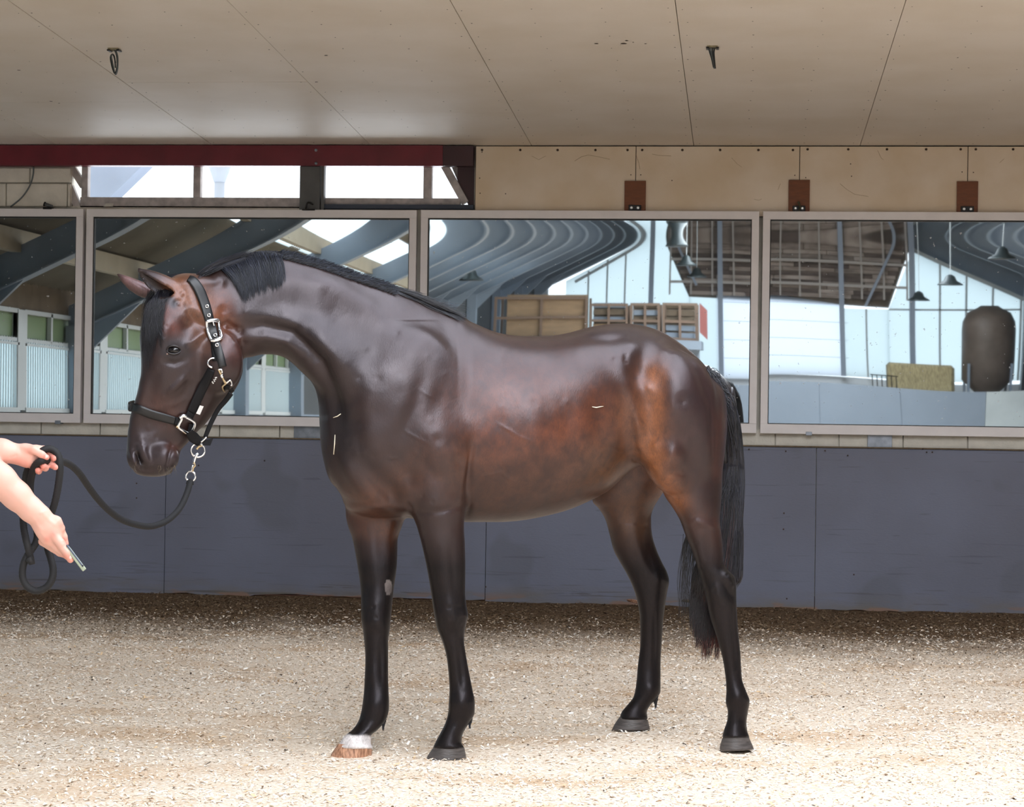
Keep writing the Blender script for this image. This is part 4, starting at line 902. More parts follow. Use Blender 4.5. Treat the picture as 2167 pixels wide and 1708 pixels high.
def dpoly(P, poly):
    poly = np.array(poly, float); d = np.full(len(P), 1e9)
    if len(poly) == 1: return np.hypot(P[:, 0]-poly[0, 0], P[:, 1]-poly[0, 1])
    for a, b_ in zip(poly[:-1], poly[1:]):
        ab = b_-a; t = np.clip(((P-a)@ab)/(ab@ab), 0, 1); q = a+t[:, None]*ab; d = np.minimum(d, np.hypot(P[:, 0]-q[:, 0], P[:, 1]-q[:, 1]))
    return d
STROKES = [
 # head
 ([(398, 792), (375, 815), (350, 838)], 5, 3.5), ([(410, 800), (392, 835), (372, 858)], 7, -4), ([(345, 864), (380, 850), (404, 838)], 5, 2),
 ([(395, 733), (420, 712), (447, 696)], 6, 4), ([(405, 690)], 13, -8), ([(352, 690), (345, 712)], 9, 2), ([(349, 764), (370, 770), (392, 760)], 4, -3),
 ([(500, 728), (511, 770), (501, 812), (482, 838)], 6, 2.5), ([(455, 775)], 28, 3), ([(423, 745), (428, 800), (420, 850)], 9, -3), ([(497, 722), (470, 705), (452, 690)], 6, 4), ([(505, 700), (480, 690)], 7, -5),
 ([(330, 780), (322, 830), (312, 880)], 10, -2.5), ([(300, 740), (300, 830), (285, 900)], 7, 2),
 ([(286, 952), (293, 970), (302, 988)], 4.2, -11), ([(298, 944), (308, 962), (316, 984)], 4, 3.5), ([(279, 955), (282, 975), (290, 992)], 4, 2), ([(298, 930), (304, 945)], 6, 3),
 ([(366, 938), (358, 962), (352, 998)], 2.6, -4), ([(330, 925), (345, 900)], 14, 2), ([(345, 955)], 12, 2.5), ([(315, 905), (340, 880)], 12, -2),
 ([(378, 643), (392, 634), (385, 620)], 8, -4), ([(400, 640), (430, 668), (455, 690)], 6, 3), ([(390, 655), (420, 682), (440, 700)], 5, -4),
 # neck
 ([(512, 722), (560, 715), (605, 722), (645, 752)], 9, 6), ([(505, 692), (560, 690), (620, 706), (680, 766), (712, 850), (728, 930)], 10, -10), ([(640, 760), (678, 820), (690, 880)], 12, 4),
 ([(470, 600), (470, 660)], 16, 5), ([(600, 578), (700, 602), (780, 650), (840, 705)], 15, 7), ([(520, 660), (600, 640), (700, 668), (775, 735)], 22, -9), ([(650, 700), (720, 760), (760, 800)], 14, 5),
 ([(448, 700), (470, 680)], 8, -3),
 # shoulder
 ([(905, 752), (896, 800), (880, 850), (858, 905), (835, 945)], 9, -4), ([(942, 790), (930, 840), (910, 890)], 10, -2.5), ([(800, 800), (770, 860), (760, 900)], 16, 5), ([(745, 860), (750, 910), (770, 960)], 9, -6),
 ([(850, 830), (830, 890), (815, 930)], 16, 2), ([(900, 690), (870, 745), (845, 790)], 14, 2),
 ([(724, 965), (742, 1005), (765, 1040), (800, 1065)], 7, 5), ([(755, 960), (800, 1020), (860, 1062)], 10, -7), ([(706, 960), (716, 1000), (738, 1045)], 6, -4), ([(790, 965), (840, 1010), (870, 1030)], 10, 5),
 ([(868, 1066), (890, 1084), (930, 1082), (985, 1068)], 5, -3), ([(895, 1050), (915, 1062)], 12, 5), ([(880, 960), (920, 1010), (960, 1030)], 9, -4), ([(925, 930), (970, 980)], 16, 5),
 ([(1000, 930), (994, 985), (990, 1045), (986, 1112)], 5, -8), ([(860, 1058), (872, 1090), (882, 1112)], 4, -4),
 ([(846, 901), (865, 918), (902, 937), (912, 948)], 1.6, 1.0), ([(885, 820), (906, 837), (919, 843)], 1.6, 1.0), ([(818, 966), (828, 971), (842, 968)], 1.6, 1.0), ([(1045, 890), (1100, 925), (1140, 940)], 1.8, 1.0), ([(1262, 955), (1290, 946), (1320, 958)], 1.8, 1.2), ([(1015, 1010), (1060, 1000), (1100, 1030)], 1.8, 1.0),
 # barrel and flank
 ([(1372, 820), (1375, 860), (1379, 905), (1385, 945)], 25, -9), ([(1300, 762), (1335, 830), (1352, 900), (1352, 960)], 12, 10), ([(1345, 870), (1358, 925), (1356, 972)], 7, 5), ([(1336, 738)], 16, 8), ([(1322, 748), (1324, 765)], 4, -2), ([(1355, 785)], 16, -6),
 ([(1220, 712), (1290, 718), (1330, 712)], 9, -4), ([(1060, 760), (1180, 765), (1290, 745)], 26, 4), ([(1060, 860), (1070, 980)], 22, -3), ([(1130, 850), (1140, 990)], 14, 2.5), ([(1200, 850), (1205, 980)], 14, -2.5), ([(1270, 860), (1270, 960)], 16, -4),
 # haunch
 ([(1440, 735), (1480, 790), (1508, 860), (1516, 940), (1510, 1020)], 9, -6), ([(1420, 760), (1445, 850)], 26, 6), ([(1395, 720), (1420, 750)], 12, 3), ([(1425, 960)], 18, 7), ([(1440, 1034)], 11, 6), ([(1422, 1000), (1445, 1000)], 8, -4), ([(1455, 930), (1475, 1010)], 14, -4),
 ([(1450, 1110), (1475, 1104), (1500, 1112), (1520, 1118)], 5, 3), ([(1490, 1125), (1505, 1190)], 8, -3), ([(1475, 1150), (1490, 1200)], 7, 3), ([(1540, 1180), (1528, 1200)], 4, -4),
 ([(1538, 1217), (1545, 1238)], 5, 5), ([(1533, 1232), (1545, 1256), (1552, 1268)], 3.5, -4), ([(1512, 1250), (1530, 1275)], 9, 3), ([(1548, 1300), (1556, 1380), (1560, 1430)], 3.5, -3), ([(1535, 1340), (1548, 1430)], 5, 2), ([(1562, 1475)], 9, 4), ([(1568, 1518)], 7, -3),
 # lower fore legs
 ([(950, 1286), (955, 1308)], 12, 6), ([(935, 1300)], 7, 3), ([(978, 1302)], 6, 3), ([(972, 1290), (975, 1320)], 5, -3), ([(940, 1338), (970, 1342)], 8, -4), ([(968, 1350), (976, 1410), (980, 1460)], 4, -4), ([(958, 1370), (965, 1450)], 5, 2), ([(975, 1492)], 12, 6), ([(968, 1530)], 9, -2),
 ([(925, 1180), (940, 1260)], 8, 3), ([(955, 1150), (962, 1260)], 5, -2.5), ([(900, 1130), (925, 1160)], 10, 3),
 ([(790, 1286), (796, 1308)], 13, 6), ([(790, 1340), (806, 1345)], 6, -3), ([(806, 1360), (808, 1450)], 3.5, -3), ([(788, 1370), (788, 1450)], 5, 2), ([(795, 1488)], 12, 6), ([(760, 1130), (780, 1180), (785, 1240)], 9, 3), ([(800, 1100), (812, 1200)], 6, -3),
 ([(1365, 1120), (1372, 1180), (1390, 1215)], 7, -3), ([(1330, 1110), (1345, 1180)], 12, 3), ([(1395, 1225)], 8, 3), ([(1385, 1290), (1386, 1430)], 3.5, -3), ([(1378, 1462)], 9, 3),
]
near = np.clip(-NRM[:, 2]*1.6, 0, 1)*np.where((SV[:, 1] < 1110) & (SV[:, 0] > 640), (SV[:, 2] < cb(SV[:, 0])+20), 1)
disp = np.zeros(len(SV)); XY = SV[:, :2]
for poly, sg, amp in STROKES:
    d = dpoly(XY, poly); w_ = 1.0
    if len(poly) > 1:          # fade towards both ends
        e0 = np.hypot(*(XY-np.array(poly[0])).T); e1 = np.hypot(*(XY-np.array(poly[-1])).T); ln = sum(math.dist(a_, b__) for a_, b__ in zip(poly[:-1], poly[1:])); w_ = np.clip((np.minimum(e0, e1)+0.15*sg)/(0.3*ln), 0, 1)**0.7
    if poly[0][0] < 520: amp *= 1.25
    soft = 0.62 if (sg >= 6 and 690 < poly[0][0] < 1010) else 0.9
    if soft < 0.9: sg = sg*1.25
    disp += soft*amp*w_*np.exp(-d*d/(2*sg*sg))
SV = SV+NRM*(disp*near)[:, None]
SV = lap(SV, SQ, 1, 0.5)
NRM = vnormals(SV, SQ)

# ---- coat colours, plus some neck, shoulder and nostril shade painted in
cs_ = lambda r, g, b_: np.array(srgb(r, g, b_))
colr = np.tile(cs_(46, 31, 28), (len(SV), 1))
def paint(poly, sg, c, w):
    d = dpoly(XY, poly); f = (w*np.exp(-d*d/(2*sg*sg)))[:, None]; global colr; colr = colr*(1-f)+cs_(*c)*f
paint([(1060, 900), (1200, 900), (1280, 940)], 85, (108, 58, 34), 0.85)
paint([(1040, 1040), (1180, 1020), (1290, 970)], 40, (84, 56, 40), 0.7)
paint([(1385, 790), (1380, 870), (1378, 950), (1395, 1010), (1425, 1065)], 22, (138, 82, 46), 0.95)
paint([(1330, 870), (1350, 960)], 26, (128, 82, 54), 0.55)
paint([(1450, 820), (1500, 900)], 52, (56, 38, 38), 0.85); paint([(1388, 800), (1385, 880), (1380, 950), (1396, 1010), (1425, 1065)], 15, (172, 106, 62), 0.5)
paint([(1475, 1105), (1520, 1120), (1526, 1180)], 24, (84, 50, 38), 0.45)
paint([(1530, 880), (1525, 1000)], 14, (84, 48, 38), 0.5)
paint([(870, 1010), (830, 1040), (790, 1055)], 30, (92, 58, 40), 0.6)
paint([(970, 950), (960, 1010)], 26, (84, 54, 38), 0.6)
paint([(660, 1000)], 10, (80, 50, 36), 0.2)
paint([(760, 1080), (780, 1100), (820, 1120)], 30, (100, 60, 40), 0.7)
paint([(540, 655), (620, 660), (700, 690), (760, 720)], 34, (24, 17, 18), 0.8); paint([(640, 590), (760, 640), (860, 700)], 40, (48, 34, 34), 0.5)  # dark neck coat, deepened with painted shade
paint([(705, 830), (722, 880), (732, 940)], 28, (20, 15, 16), 0.85); paint([(640, 690), (690, 740), (740, 760)], 40, (26, 19, 20), 0.7)  # near-black shade between neck and shoulder painted into the coat
paint([(1290, 1010), (1330, 1040), (1340, 1100)], 40, (104, 70, 44), 0.7)
# head
paint([(380, 610), (430, 650), (445, 690)], 26, (158, 104, 74), 0.8); paint([(470, 640), (480, 690)], 18, (120, 66, 44), 0.6)
paint([(350, 660), (362, 690)], 16, (104, 50, 32), 0.8); paint([(430, 730)], 22, (100, 66, 50), 0.6); paint([(490, 740)], 22, (100, 54, 42), 0.5)
paint([(330, 860), (360, 880)], 22, (98, 62, 52), 0.5); paint([(300, 950), (340, 980), (365, 975)], 26, (58, 48, 50), 0.75); paint([(289, 957), (295, 972), (302, 988)], 5, (10, 8, 9), 1.0)  # last stroke paints the nostril opening dark to deepen its shade
paint([(346, 745), (368, 760), (394, 748), (385, 728), (350, 728)], 8, (20, 16, 17), 0.9); paint([(360, 945), (375, 950)], 8, (110, 70, 60), 0.5)
# mottled dapples on the barrel
nz = np.array([noise.noise(Vector((x*0.022, y*0.022, c*0.022)))+0.6*noise.noise(Vector((x*0.06, y*0.06, c*0.06))) for x, y, c in SV])
reg = np.exp(-((SV[:, 0]-1130)/260)**2-((SV[:, 1]-930)/130)**2)
colr *= (1+0.42*nz*(0.35+reg))[:, None]
colr *= 0.74
# dark points: legs
legd = np.clip((SV[:, 1]-1130)/70, 0, 1)*((SV[:, 0] < 1100))+np.clip((SV[:, 1]-(1110+0.0*SV[:, 0]))/95, 0, 1)*((SV[:, 0] >= 1100))
legd = np.clip(legd, 0, 1)[:, None]; colr = colr*(1-legd)+cs_(13, 12, 14)*legd
# white pastern of the off fore, chestnut, ear edges, inner ears
offf = (SV[:, 0] < 830) & (SV[:, 1] > 1500)
wmask = np.where(offf, np.clip(((SV[:, 1]-1552)-0.10*(SV[:, 0]-745)+4*nz)/5, 0, 1), 0)[:, None]; colr = colr*(1-wmask)+cs_(232, 224, 222)*wmask
dd = np.hypot((SV[:, 0]-822)/8, (SV[:, 1]-1243)/17); m = np.where((dd < 1) & (SV[:, 0] < 860), 1, 0)[:, None]; colr = colr*(1-m)+cs_(112, 104, 102)*m
e1 = dpoly(XY, [(296, 577), (316, 598), (338, 618), (368, 643)]); m = np.clip(1.6-e1/9, 0, 1)[:, None]*(SV[:, 2] < -75)[:, None]; colr = colr*(1-m)+cs_(14, 11, 11)*m
e1 = dpoly(XY, [(292, 571), (325, 585)]); m = np.clip(1.2-e1/6, 0, 1)[:, None]; colr = colr*(1-m)+cs_(44, 34, 32)*m
e1 = dpoly(XY, [(272, 592), (310, 612)]); m = (np.exp(-(e1/16)**2)*(SV[:, 2] > -80))[:, None]; colr = colr*(1-m)+cs_(112, 82, 80)*m
# croup to tail root darker
paint([(1500, 790), (1525, 850)], 14, (52, 36, 36), 0.3)
colr = np.clip(colr, 0.004, 1)

HWv = hw(SV)
me = bpy.data.meshes.new('body'); nv, nq = len(SV), len(SQ)
me.vertices.add(nv); me.vertices.foreach_set('co', HWv.astype(np.float32).ravel()); me.loops.add(nq*4); me.loops.foreach_set('vertex_index', SQ.astype(np.int32).ravel())
me.polygons.add(nq); me.polygons.foreach_set('loop_start', np.arange(0, nq*4, 4, dtype=np.int32)); me.update(calc_edges=True); me.validate()
ga = me.attributes.new('Gloss', 'FLOAT', 'POINT'); ga.data.foreach_set('value', (0.50-0.26*legd[:, 0]).astype(np.float32))
at = me.color_attributes.new('Col', 'FLOAT_COLOR', 'POINT'); at.data.foreach_set('color', np.concatenate([colr, np.ones((nv, 1))], 1).astype(np.float32).ravel())
M_coat = bpy.data.materials.new('glossy_bay_coat'); M_coat.use_nodes = True
N, L = nt(M_coat); b = N['Principled BSDF']; b.inputs['Roughness'].default_value = 0.39; b.inputs['Specular IOR Level'].default_value = 0.56
va = N.new('ShaderNodeVertexColor'); va.layer_name = 'Col'; co = N.new('ShaderNodeTexCoord')
hn = noise_node(260, (1, 1, 0.35), 3); mot = noise_node(34, (1, 1, 0.6), 5, 0.6); ctmp = mix(mapr(mot, 0.42, 0.72, 0.0, 0.45), va.outputs[0], (0.012, 0.008, 0.008))
L.new(mix(mapr(hn, 0.3, 0.75, 0.0, 0.40), ctmp, (0.02, 0.013, 0.01)), b.inputs['Base Color'])
rgh = mapr(noise_node(7, (1, 1, 1), 4), 0.3, 0.7, 0.31, 0.43); L.new(rgh, b.inputs['Roughness']); gl = N.new('ShaderNodeAttribute'); gl.attribute_name = 'Gloss'; L.new(gl.outputs['Fac'], b.inputs['Specular IOR Level'])
bp = N.new('ShaderNodeBump'); bp.inputs['Strength'].default_value = 0.10; bp.inputs['Distance'].default_value = 0.004; L.new(noise_node(320, (1, 1, 0.3), 3), bp.inputs['Height']); bp2 = N.new('ShaderNodeBump'); bp2.inputs['Strength'].default_value = 0.35; bp2.inputs['Distance'].default_value = 0.006; L.new(noise_node(11, (1, 1, 0.8), 4), bp2.inputs['Height']); L.new(bp2.outputs[0], bp.inputs['Normal']); L.new(bp.outputs[0], b.inputs['Normal'])
b.inputs['Specular Tint'].default_value = (1.0, 0.92, 1.0, 1)
b.inputs['Sheen Weight'].default_value = 0.03; b.inputs['Sheen Roughness'].default_value = 0.25; b.inputs['Sheen Tint'].default_value = (0.8, 0.85, 1, 1)
horse = thing('horse', 'dark bay horse standing in profile with black legs and one white pastern', 'horse', tuple(hw((1150, 1600, 120))))
body = link('body', me, M_coat, horse, True)
HB = BVHTree.FromPolygons([tuple(v) for v in SV], [tuple(q_) for q_ in SQ.tolist()])
def surf(px, py, default=None):
    """depth of the near surface at a point of the horse frame"""
    r = HB.ray_cast(Vector((px, py, -400)), Vector((0, 0, 1)))
    return r[0].z if r[0] is not None else default
def surfn(px, py):
    r = HB.ray_cast(Vector((px, py, -400)), Vector((0, 0, 1)))
    return (r[0].z, r[1]) if r[0] is not None else (None, None)

# ---- eye
M_eye = mat('dark_wet_eye', (0.006, 0.005, 0.006), 0.14, spec=0.5); M_lid = mat('black_eyelid', srgb(34, 28, 28), 0.45)
ec = surf(367, 741)+5
q = MB(); bm = bmesh.new(); bmesh.ops.create_uvsphere(bm, u_segments=24, v_segments=16, radius=1)
V = [tuple(hw((366+v.co.x*16.5, 741+v.co.y*12+v.co.x*0.8, ec+1+v.co.z*10.5))) for v in bm.verts]; q.add(V, [tuple(x.index for x in f.verts) for f in bm.faces]); bm.free(); q.obj('eye', M_eye, horse, True)
for sgn, nm in ((-1, 'upper'), (1, 'lower')):
    pts = []
    for k in range(15):
        a = math.pi*k/14; x = 367-15*math.cos(a); y = 741+sgn*(9.2 if sgn < 0 else 8.6)*math.sin(a)+(x-367)*0.03; s_ = surf(x, y, ec); pts.append(hw((x, y, min(s_, ec+1)-4.5*math.sin(a)-0.5)))
    q = MB(); q.tube(pts, [0.0015+0.0022*math.sin(math.pi*k/14) for k in range(15)], 8); q.obj('eyelid', M_lid, horse, True)
q = MB(); x, y = 354, 749; q.lathe([(0.0, 0), (0.0035, 0.001), (0.0025, 0.003), (0, 0.004)], hw((x, y, surf(x, y)-1)), 8, tuple(-CF)); tag(q.obj('eye_white', mat('pale_eye_corner', srgb(190, 160, 150), 0.3), horse, True))

# ---- hooves
def hoof(toe, heel, top_l, top_r, cdep, wid, m, lab):
    """outline of the side view given by four corners, ellipse in plan"""
    rings = 7; n = 26; V = []
    for i in range(rings+1):
        t = i/rings; l = np.array(top_l)*(1-t)+np.array(toe)*t; r = np.array(top_r)*(1-t)+np.array(heel)*t
        l = l+np.array([-1.5*math.sin(t*3.14), 0]); mid = (l+r)/2; half = (r-l)/2; w = wid*(0.86+0.14*t)*(1.04 if i == 0 else 1)
        for k in range(n):
            a = 2*math.pi*k/n; ca = math.cos(a); sa = math.sin(a); ca2 = math.copysign(abs(ca)**0.9, ca)
            V.append(hw((mid[0]+half[0]*ca2, mid[1]+half[1]*ca2+2.2*abs(sa)*(t-0.3), cdep+w*sa)))
    Fc = [(i*n+k, i*n+(k+1) % n, (i+1)*n+(k+1) % n, (i+1)*n+k) for i in range(rings) for k in range(n)]+[tuple(range(n)), tuple((rings*n+k) for k in range(n))[::-1]]
    q = MB(); q.add(V, Fc); o = q.obj('hoof', m, horse, True)
    if lab: o['label'] = lab
    # coronet band
    q = MB(); pts = [hw(((top_l[0]+top_r[0])/2+(top_r[0]-top_l[0])/2*math.cos(a)*1.02, (top_l[1]+top_r[1])/2+(top_r[1]-top_l[1])/2*math.cos(a)+1.5, cdep+wid*0.90*math.sin(a))) for a in np.linspace(0, 2*math.pi, 25)]
    q.tube(pts, 0.0065, 6, caps=False); q.obj('coronet', m if lab else M_hoofband, o, True)
M_hoof = mat('grey_black_horn', srgb(84, 78, 76), 0.4, var=0.45, vscale=22, stretch=(1, 1, 6), bump=0.2, bscale=50)
M_hoof2 = mat('striped_pale_horn', srgb(196, 148, 118), 0.45, var=0.5, vscale=26, var_col=srgb(122, 84, 62), stretch=(6, 6, 1), bump=0.2, bscale=60)
M_hoofband = mat('ochre_coronet', srgb(116, 102, 80), 0.7, var=0.5, vscale=60)
hoof((899, 1611), (988, 1611), (921, 1577), (983, 1583), 2, 34, M_hoof, None)
hoof((693, 1611), (786, 1607), (716, 1574), (788, 1587), 20, 36, M_hoof2, 'pale orange-brown hoof below the white pastern')
hoof((1522, 1590), (1596, 1586), (1531, 1557), (1585, 1560), 144, 34, M_hoof, None)
hoof((1294, 1546), (1376, 1544), (1313, 1515), (1371, 1524), 342, 31, M_hoof, None)

# ---- hair
def hairmat(name, rough):
    m_ = bpy.data.materials.new(name); m_.use_nodes = True; N_, L_ = nt(m_); b_ = N_['Principled BSDF']; b_.inputs['Roughness'].default_value = rough; b_.inputs['Specular IOR Level'].default_value = 0.7
    v_ = N_.new('ShaderNodeVertexColor'); v_.layer_name = 'Col'; L_.new(v_.outputs[0], b_.inputs['Base Color']); return m_
M_hair = hairmat('black_mane_hair', 0.36); M_hairr = hairmat('rusty_tail_tips', 0.45)
def strands(paths, r0, name, parent=None, m=None, r1=0.25, label=None, tint=(30, 31, 38), tip=None):
    """paths: list of (k,3) arrays in the horse frame -> one mesh of fine three-sided hairs"""
    V = []; Fl = []; base = 0; CC = []; t0 = np.array(srgb(*tint)); t1 = np.array(srgb(*(tip or tint)))
    for P in paths:
        P = np.asarray(P, float); k = len(P); Wp = hw(P); T = np.gradient(Wp, axis=0); T /= np.linalg.norm(T, axis=1, keepdims=True)+1e-9
        s1 = np.cross(T, CF); s1 /= np.linalg.norm(s1, axis=1, keepdims=True)+1e-9; s2 = np.cross(T, s1)
        rr = r0/HS*np.linspace(1, r1, k)*random.uniform(0.7, 1.3)
        for j in range(3):
            a = 2.0944*j; V.append(Wp+(s1*math.cos(a)+s2*math.sin(a))*rr[:, None])
        tt_ = (np.linspace(0, 1, k)**3)[:, None]; cc_ = (t0*(1-tt_)+t1*tt_)*random.choice((0.25, 0.5, 0.8, 1.1, 1.6, 2.4)); CC += [cc_]*3
        i = np.arange(k-1)
        for j in range(3):
            a0 = base+j*k+i; a1 = base+((j+1) % 3)*k+i; Fl.append(np.stack([a0, a1, a1+1, a0+1], 1))
        base += 3*k
    V = np.concatenate(V); Q = np.concatenate(Fl)
    me = bpy.data.meshes.new(name); me.vertices.add(len(V)); me.vertices.foreach_set('co', V.astype(np.float32).ravel()); me.loops.add(len(Q)*4); me.loops.foreach_set('vertex_index', Q.astype(np.int32).ravel()); me.polygons.add(len(Q)); me.polygons.foreach_set('loop_start', np.arange(0, len(Q)*4, 4, dtype=np.int32)); me.update(calc_edges=True)
    CC = np.concatenate(CC); at_ = me.color_attributes.new('Col', 'FLOAT_COLOR', 'POINT'); at_.data.foreach_set('color', np.concatenate([CC, np.ones((len(CC), 1))], 1).astype(np.float32).ravel())
    o = link(name, me, m or M_hair, parent or horse, True); o['kind'] = 'stuff'
    if label: o['label'] = label
    return o
def onskin(x, y, lift, last): 
    s_ = surf(x, y, None)
    if s_ is None: return last if last is not None else -40
    return s_-lift
def flow(root, tip, bend, lift, n=9, jit=2.0, c_over=None):
    """a hair from root to tip (2D), bowed sideways, lying on the coat"""
    root = np.array(root, float); tip = np.array(tip, float)+RNG.normal(0, jit, 2); d = tip-root; nn = np.array([-d[1], d[0]]); out = []; last = c_over
    for k in range(n):
        t = k/(n-1); p = root+d*t+nn*bend*math.sin(math.pi*t)
        c = onskin(p[0], p[1], lift*min(1, 0.3+2*t), last)
        if last is not None and abs(c-last) > 14: c = last+(4 if c > last else -14)
        last = c; out.append((p[0], p[1], c))
    return out
crest = lambda x: hermite([400, 450, 485, 520, 560, 600, 640, 680, 720, 770, 820, 870, 920, 968, 1000], [597, 566, 552, 541, 534, 536, 546, 557, 571, 589, 606, 626, 648, 672, 684], np.array([x]))[0]
ps = []
# long lock falling over the near side, in tapering clumps
for cl in range(60):
    t = (cl+random.random())/60; lx = np.interp(t, [0, .2, .5, .8, 1], [505, 524, 552, 584, 604]); ly = np.interp(t, [0, .12, .3, .6, .85, 1], [604, 640, 632, 618, 612, 588])+random.uniform(-16, 5); bd = random.uniform(-0.10, -0.02)
    for i in range(46):
        tt_ = min(1, max(0, t+random.gauss(0, 0.035))); x0 = 462+tt_*130; y0 = crest(x0)+random.uniform(-4, 5); s_ = random.uniform(0.72, 1.0)
        tip = (x0+(lx-x0)*s_+random.gauss(0, 2.6), y0+(ly-y0)*s_+random.gauss(0, 3)); ps.append(flow((x0, y0), tip, bd, random.uniform(0.5, 10), 9, 0.5, -30))
# combed-back hair between the ears and the lock
for i in range(1100):
    x0 = random.uniform(402, 470); y0 = crest(x0)+random.uniform(-5, 4); x1 = x0+random.uniform(30, 80)
    ps.append(flow((x0, y0), (x1, crest(x1)+random.uniform(-9, 9)), random.uniform(-0.08, 0.05), random.uniform(2, 9), 7, 2, -35))
strands(ps, 0.55, 'mane', tint=(32, 34, 44))
ps = []
for i in range(5200):     # short clipped upright mane
    x0 = random.uniform(592, 835); y0 = crest(x0)+random.uniform(-2.5, 13); c0 = surf(x0, y0, None)
    if c0 is None: c0 = np.interp(x0, [600, 835], [-10, 50])
    dx, dy = random.uniform(4, 13), random.uniform(-9, -1); ps.append([(x0, y0, c0), (x0+dx*.5, y0+dy*.6, c0-2), (x0+dx, y0+dy*.8, c0-2)])
strands(ps, 0.7, 'clipped_mane', tint=(44, 48, 58), label='short bristly clipped middle part of the mane')
ps = []
for i in range(900):
    x0 = random.uniform(808, 948); y0 = crest(x0)+random.uniform(-3, 4); L_ = random.uniform(50, 110)*np.interp(x0, [808, 950], [1, .55])
    x1 = min(x0+L_, random.uniform(965, 992)); y1 = crest(x1)+random.uniform(-12, 6)-2
    ps.append(flow((x0, y0), (x1, y1), random.uniform(-0.06, 0.05), random.uniform(1, 6), 8, 2, 70))
for i in range(26): x0 = random.uniform(890, 940); ps.append(flow((x0, crest(x0)), (x0+random.uniform(30, 60), crest(x0)+random.uniform(-6, 14)), -0.1, 3, 7, 2, 70))
strands(ps, 0.65, 'wither_mane', label='longer hair at the end of the mane lying on the withers')
ps = []
for cl in range(30):      # forelock, in thinning wisps
    t = random.random(); lx = 298+46*random.random(); ly = random.uniform(672, 748) if cl < 22 else random.uniform(745, 800)
    if ly > 745: lx = random.uniform(299, 322)
    bd = random.uniform(0.05, 0.16)
    for i in range(36):
        tt_ = t+random.gauss(0, .14); x0 = 326+tt_*42; y0 = 612+random.uniform(-6, 12)-tt_*4; s_ = random.uniform(0.6, 1.0)
        ps.append(flow((x0, y0), (x0+(lx-x0)*s_+random.gauss(0, 3), y0+(ly-y0)*s_), bd, random.uniform(1, 8), 10, 0.8, -70))
strands(ps, 0.5, 'forelock', tint=(27, 26, 32))
ps = []
for i in range(420):
    x0 = random.uniform(398, 428); y0 = random.uniform(590, 600); x1 = random.uniform(338, 372); y1 = np.interp(x1, [338, 372], [586, 581])+random.uniform(-2, 9)
    ps.append([(x0, y0, -58), ((x0+x1)/2+8, (y0+y1)/2-5+random.uniform(-2, 2), -62), ((x0+x1)/2-8, (y0+y1)/2-7+random.uniform(-2, 2), -62), (x1, y1, -60)])
strands(ps, 0.6, 'poll_hair')
# tail
ps = []; ps2 = []; ps3 = []
for i in range(3600):
    t = random.random(); cl_ = random.randrange(34); s_ = min(1, max(0, (cl_+0.5)/34+random.gauss(0, 0.010)))
    x0 = 1496+t*34; y0 = 782+t*60+random.uniform(-6, 10); c0 = 222+random.uniform(-30, 20)
    out = 1 if random.random() < 0.22 else 0
    xm1 = np.interp(s_, [0, 1], [1520, 1553])+random.uniform(-4, 4); xm2 = np.interp(s_, [0, 1], [1500, 1572]); xm3 = np.interp(s_, [0, 1], [1470, 1566]); xe = np.interp(s_, [0, .55, 1], [1462, 1505, 1548])+random.uniform(-5, 5)
    ye = np.interp(s_, [0, .15, .5, .75, 1], [1330, 1392, 1408, 1395, 1250])-abs(random.gauss(0, 1))*30-((cl_*37) % 11)*7
    pts = [(x0, y0, c0), (xm1+2, 872+random.uniform(-10, 10), 232), (xm2+5*(s_-.3), 990, 240), (xm2, 1100, 244+random.uniform(-10, 10)), (xm3+random.uniform(-6, 6), 1220, 240+random.uniform(-12, 12)), (xe*0.5+xm3*0.5+random.uniform(-5, 5), (1220+ye)/2, 238), (xe, ye, 236+random.uniform(-10, 10))]
    if out: pts[1] = (x0+random.uniform(14, 30), y0+random.uniform(14, 50), c0-4); pts[2] = (1548+random.uniform(-6, 14), 985, 236)
    (ps if ye < 1360 or random.random() < .5 else ps2).append(np.array(spline(pts, 4)))
for i in range(90):      # wisps showing in front of and beside the leg
    x0 = 1464+random.uniform(-12, 14); pts = [(1470, 1090, 250), (x0-6, 1150, 246), (x0-14+random.uniform(-6, 6), 1230, 244), (x0-14+random.uniform(-8, 8), 1300+random.uniform(-20, 20), 242)]; ps3.append(np.array(spline(pts, 4)))
for i in range(60):       # loose hairs at the tail root
    x0 = random.uniform(1500, 1530); y0 = 790+(x0-1500)*1.6; ps3.append(np.array(spline([(x0, y0, 226), (x0+random.uniform(8, 22), y0+random.uniform(-8, 12), 224), (x0+random.uniform(18, 40), y0+random.uniform(10, 60), 224)], 3)))
ps3.append(np.array(spline([(1446, 1130, 200), (1441, 1200, 200), (1437, 1260, 200), (1443, 1310, 200), (1442, 1360, 200), (1432, 1398, 200)], 5)))
strands(ps, 0.9, 'tail', tip=(40, 30, 30)); strands(ps2, 0.9, 'tail_tips', m=M_hairr, tint=(34, 28, 30), tip=(92, 46, 38), label='rusty brown lower ends of the tail'); strands(ps3, 0.6, 'tail_wisps', tint=(24, 22, 26))
q = MB(); dk = spline([(1484, 785, 232), (1510, 822, 234), (1526, 866, 238), (1534, 920, 240), (1534, 980, 242)], 5); q.tube([hw(p) for p in dk], list(np.linspace(0.040, 0.012, len(dk))), 12); q.obj('dock', mat('dock_skin', srgb(30, 26, 28), 0.6), horse, True)
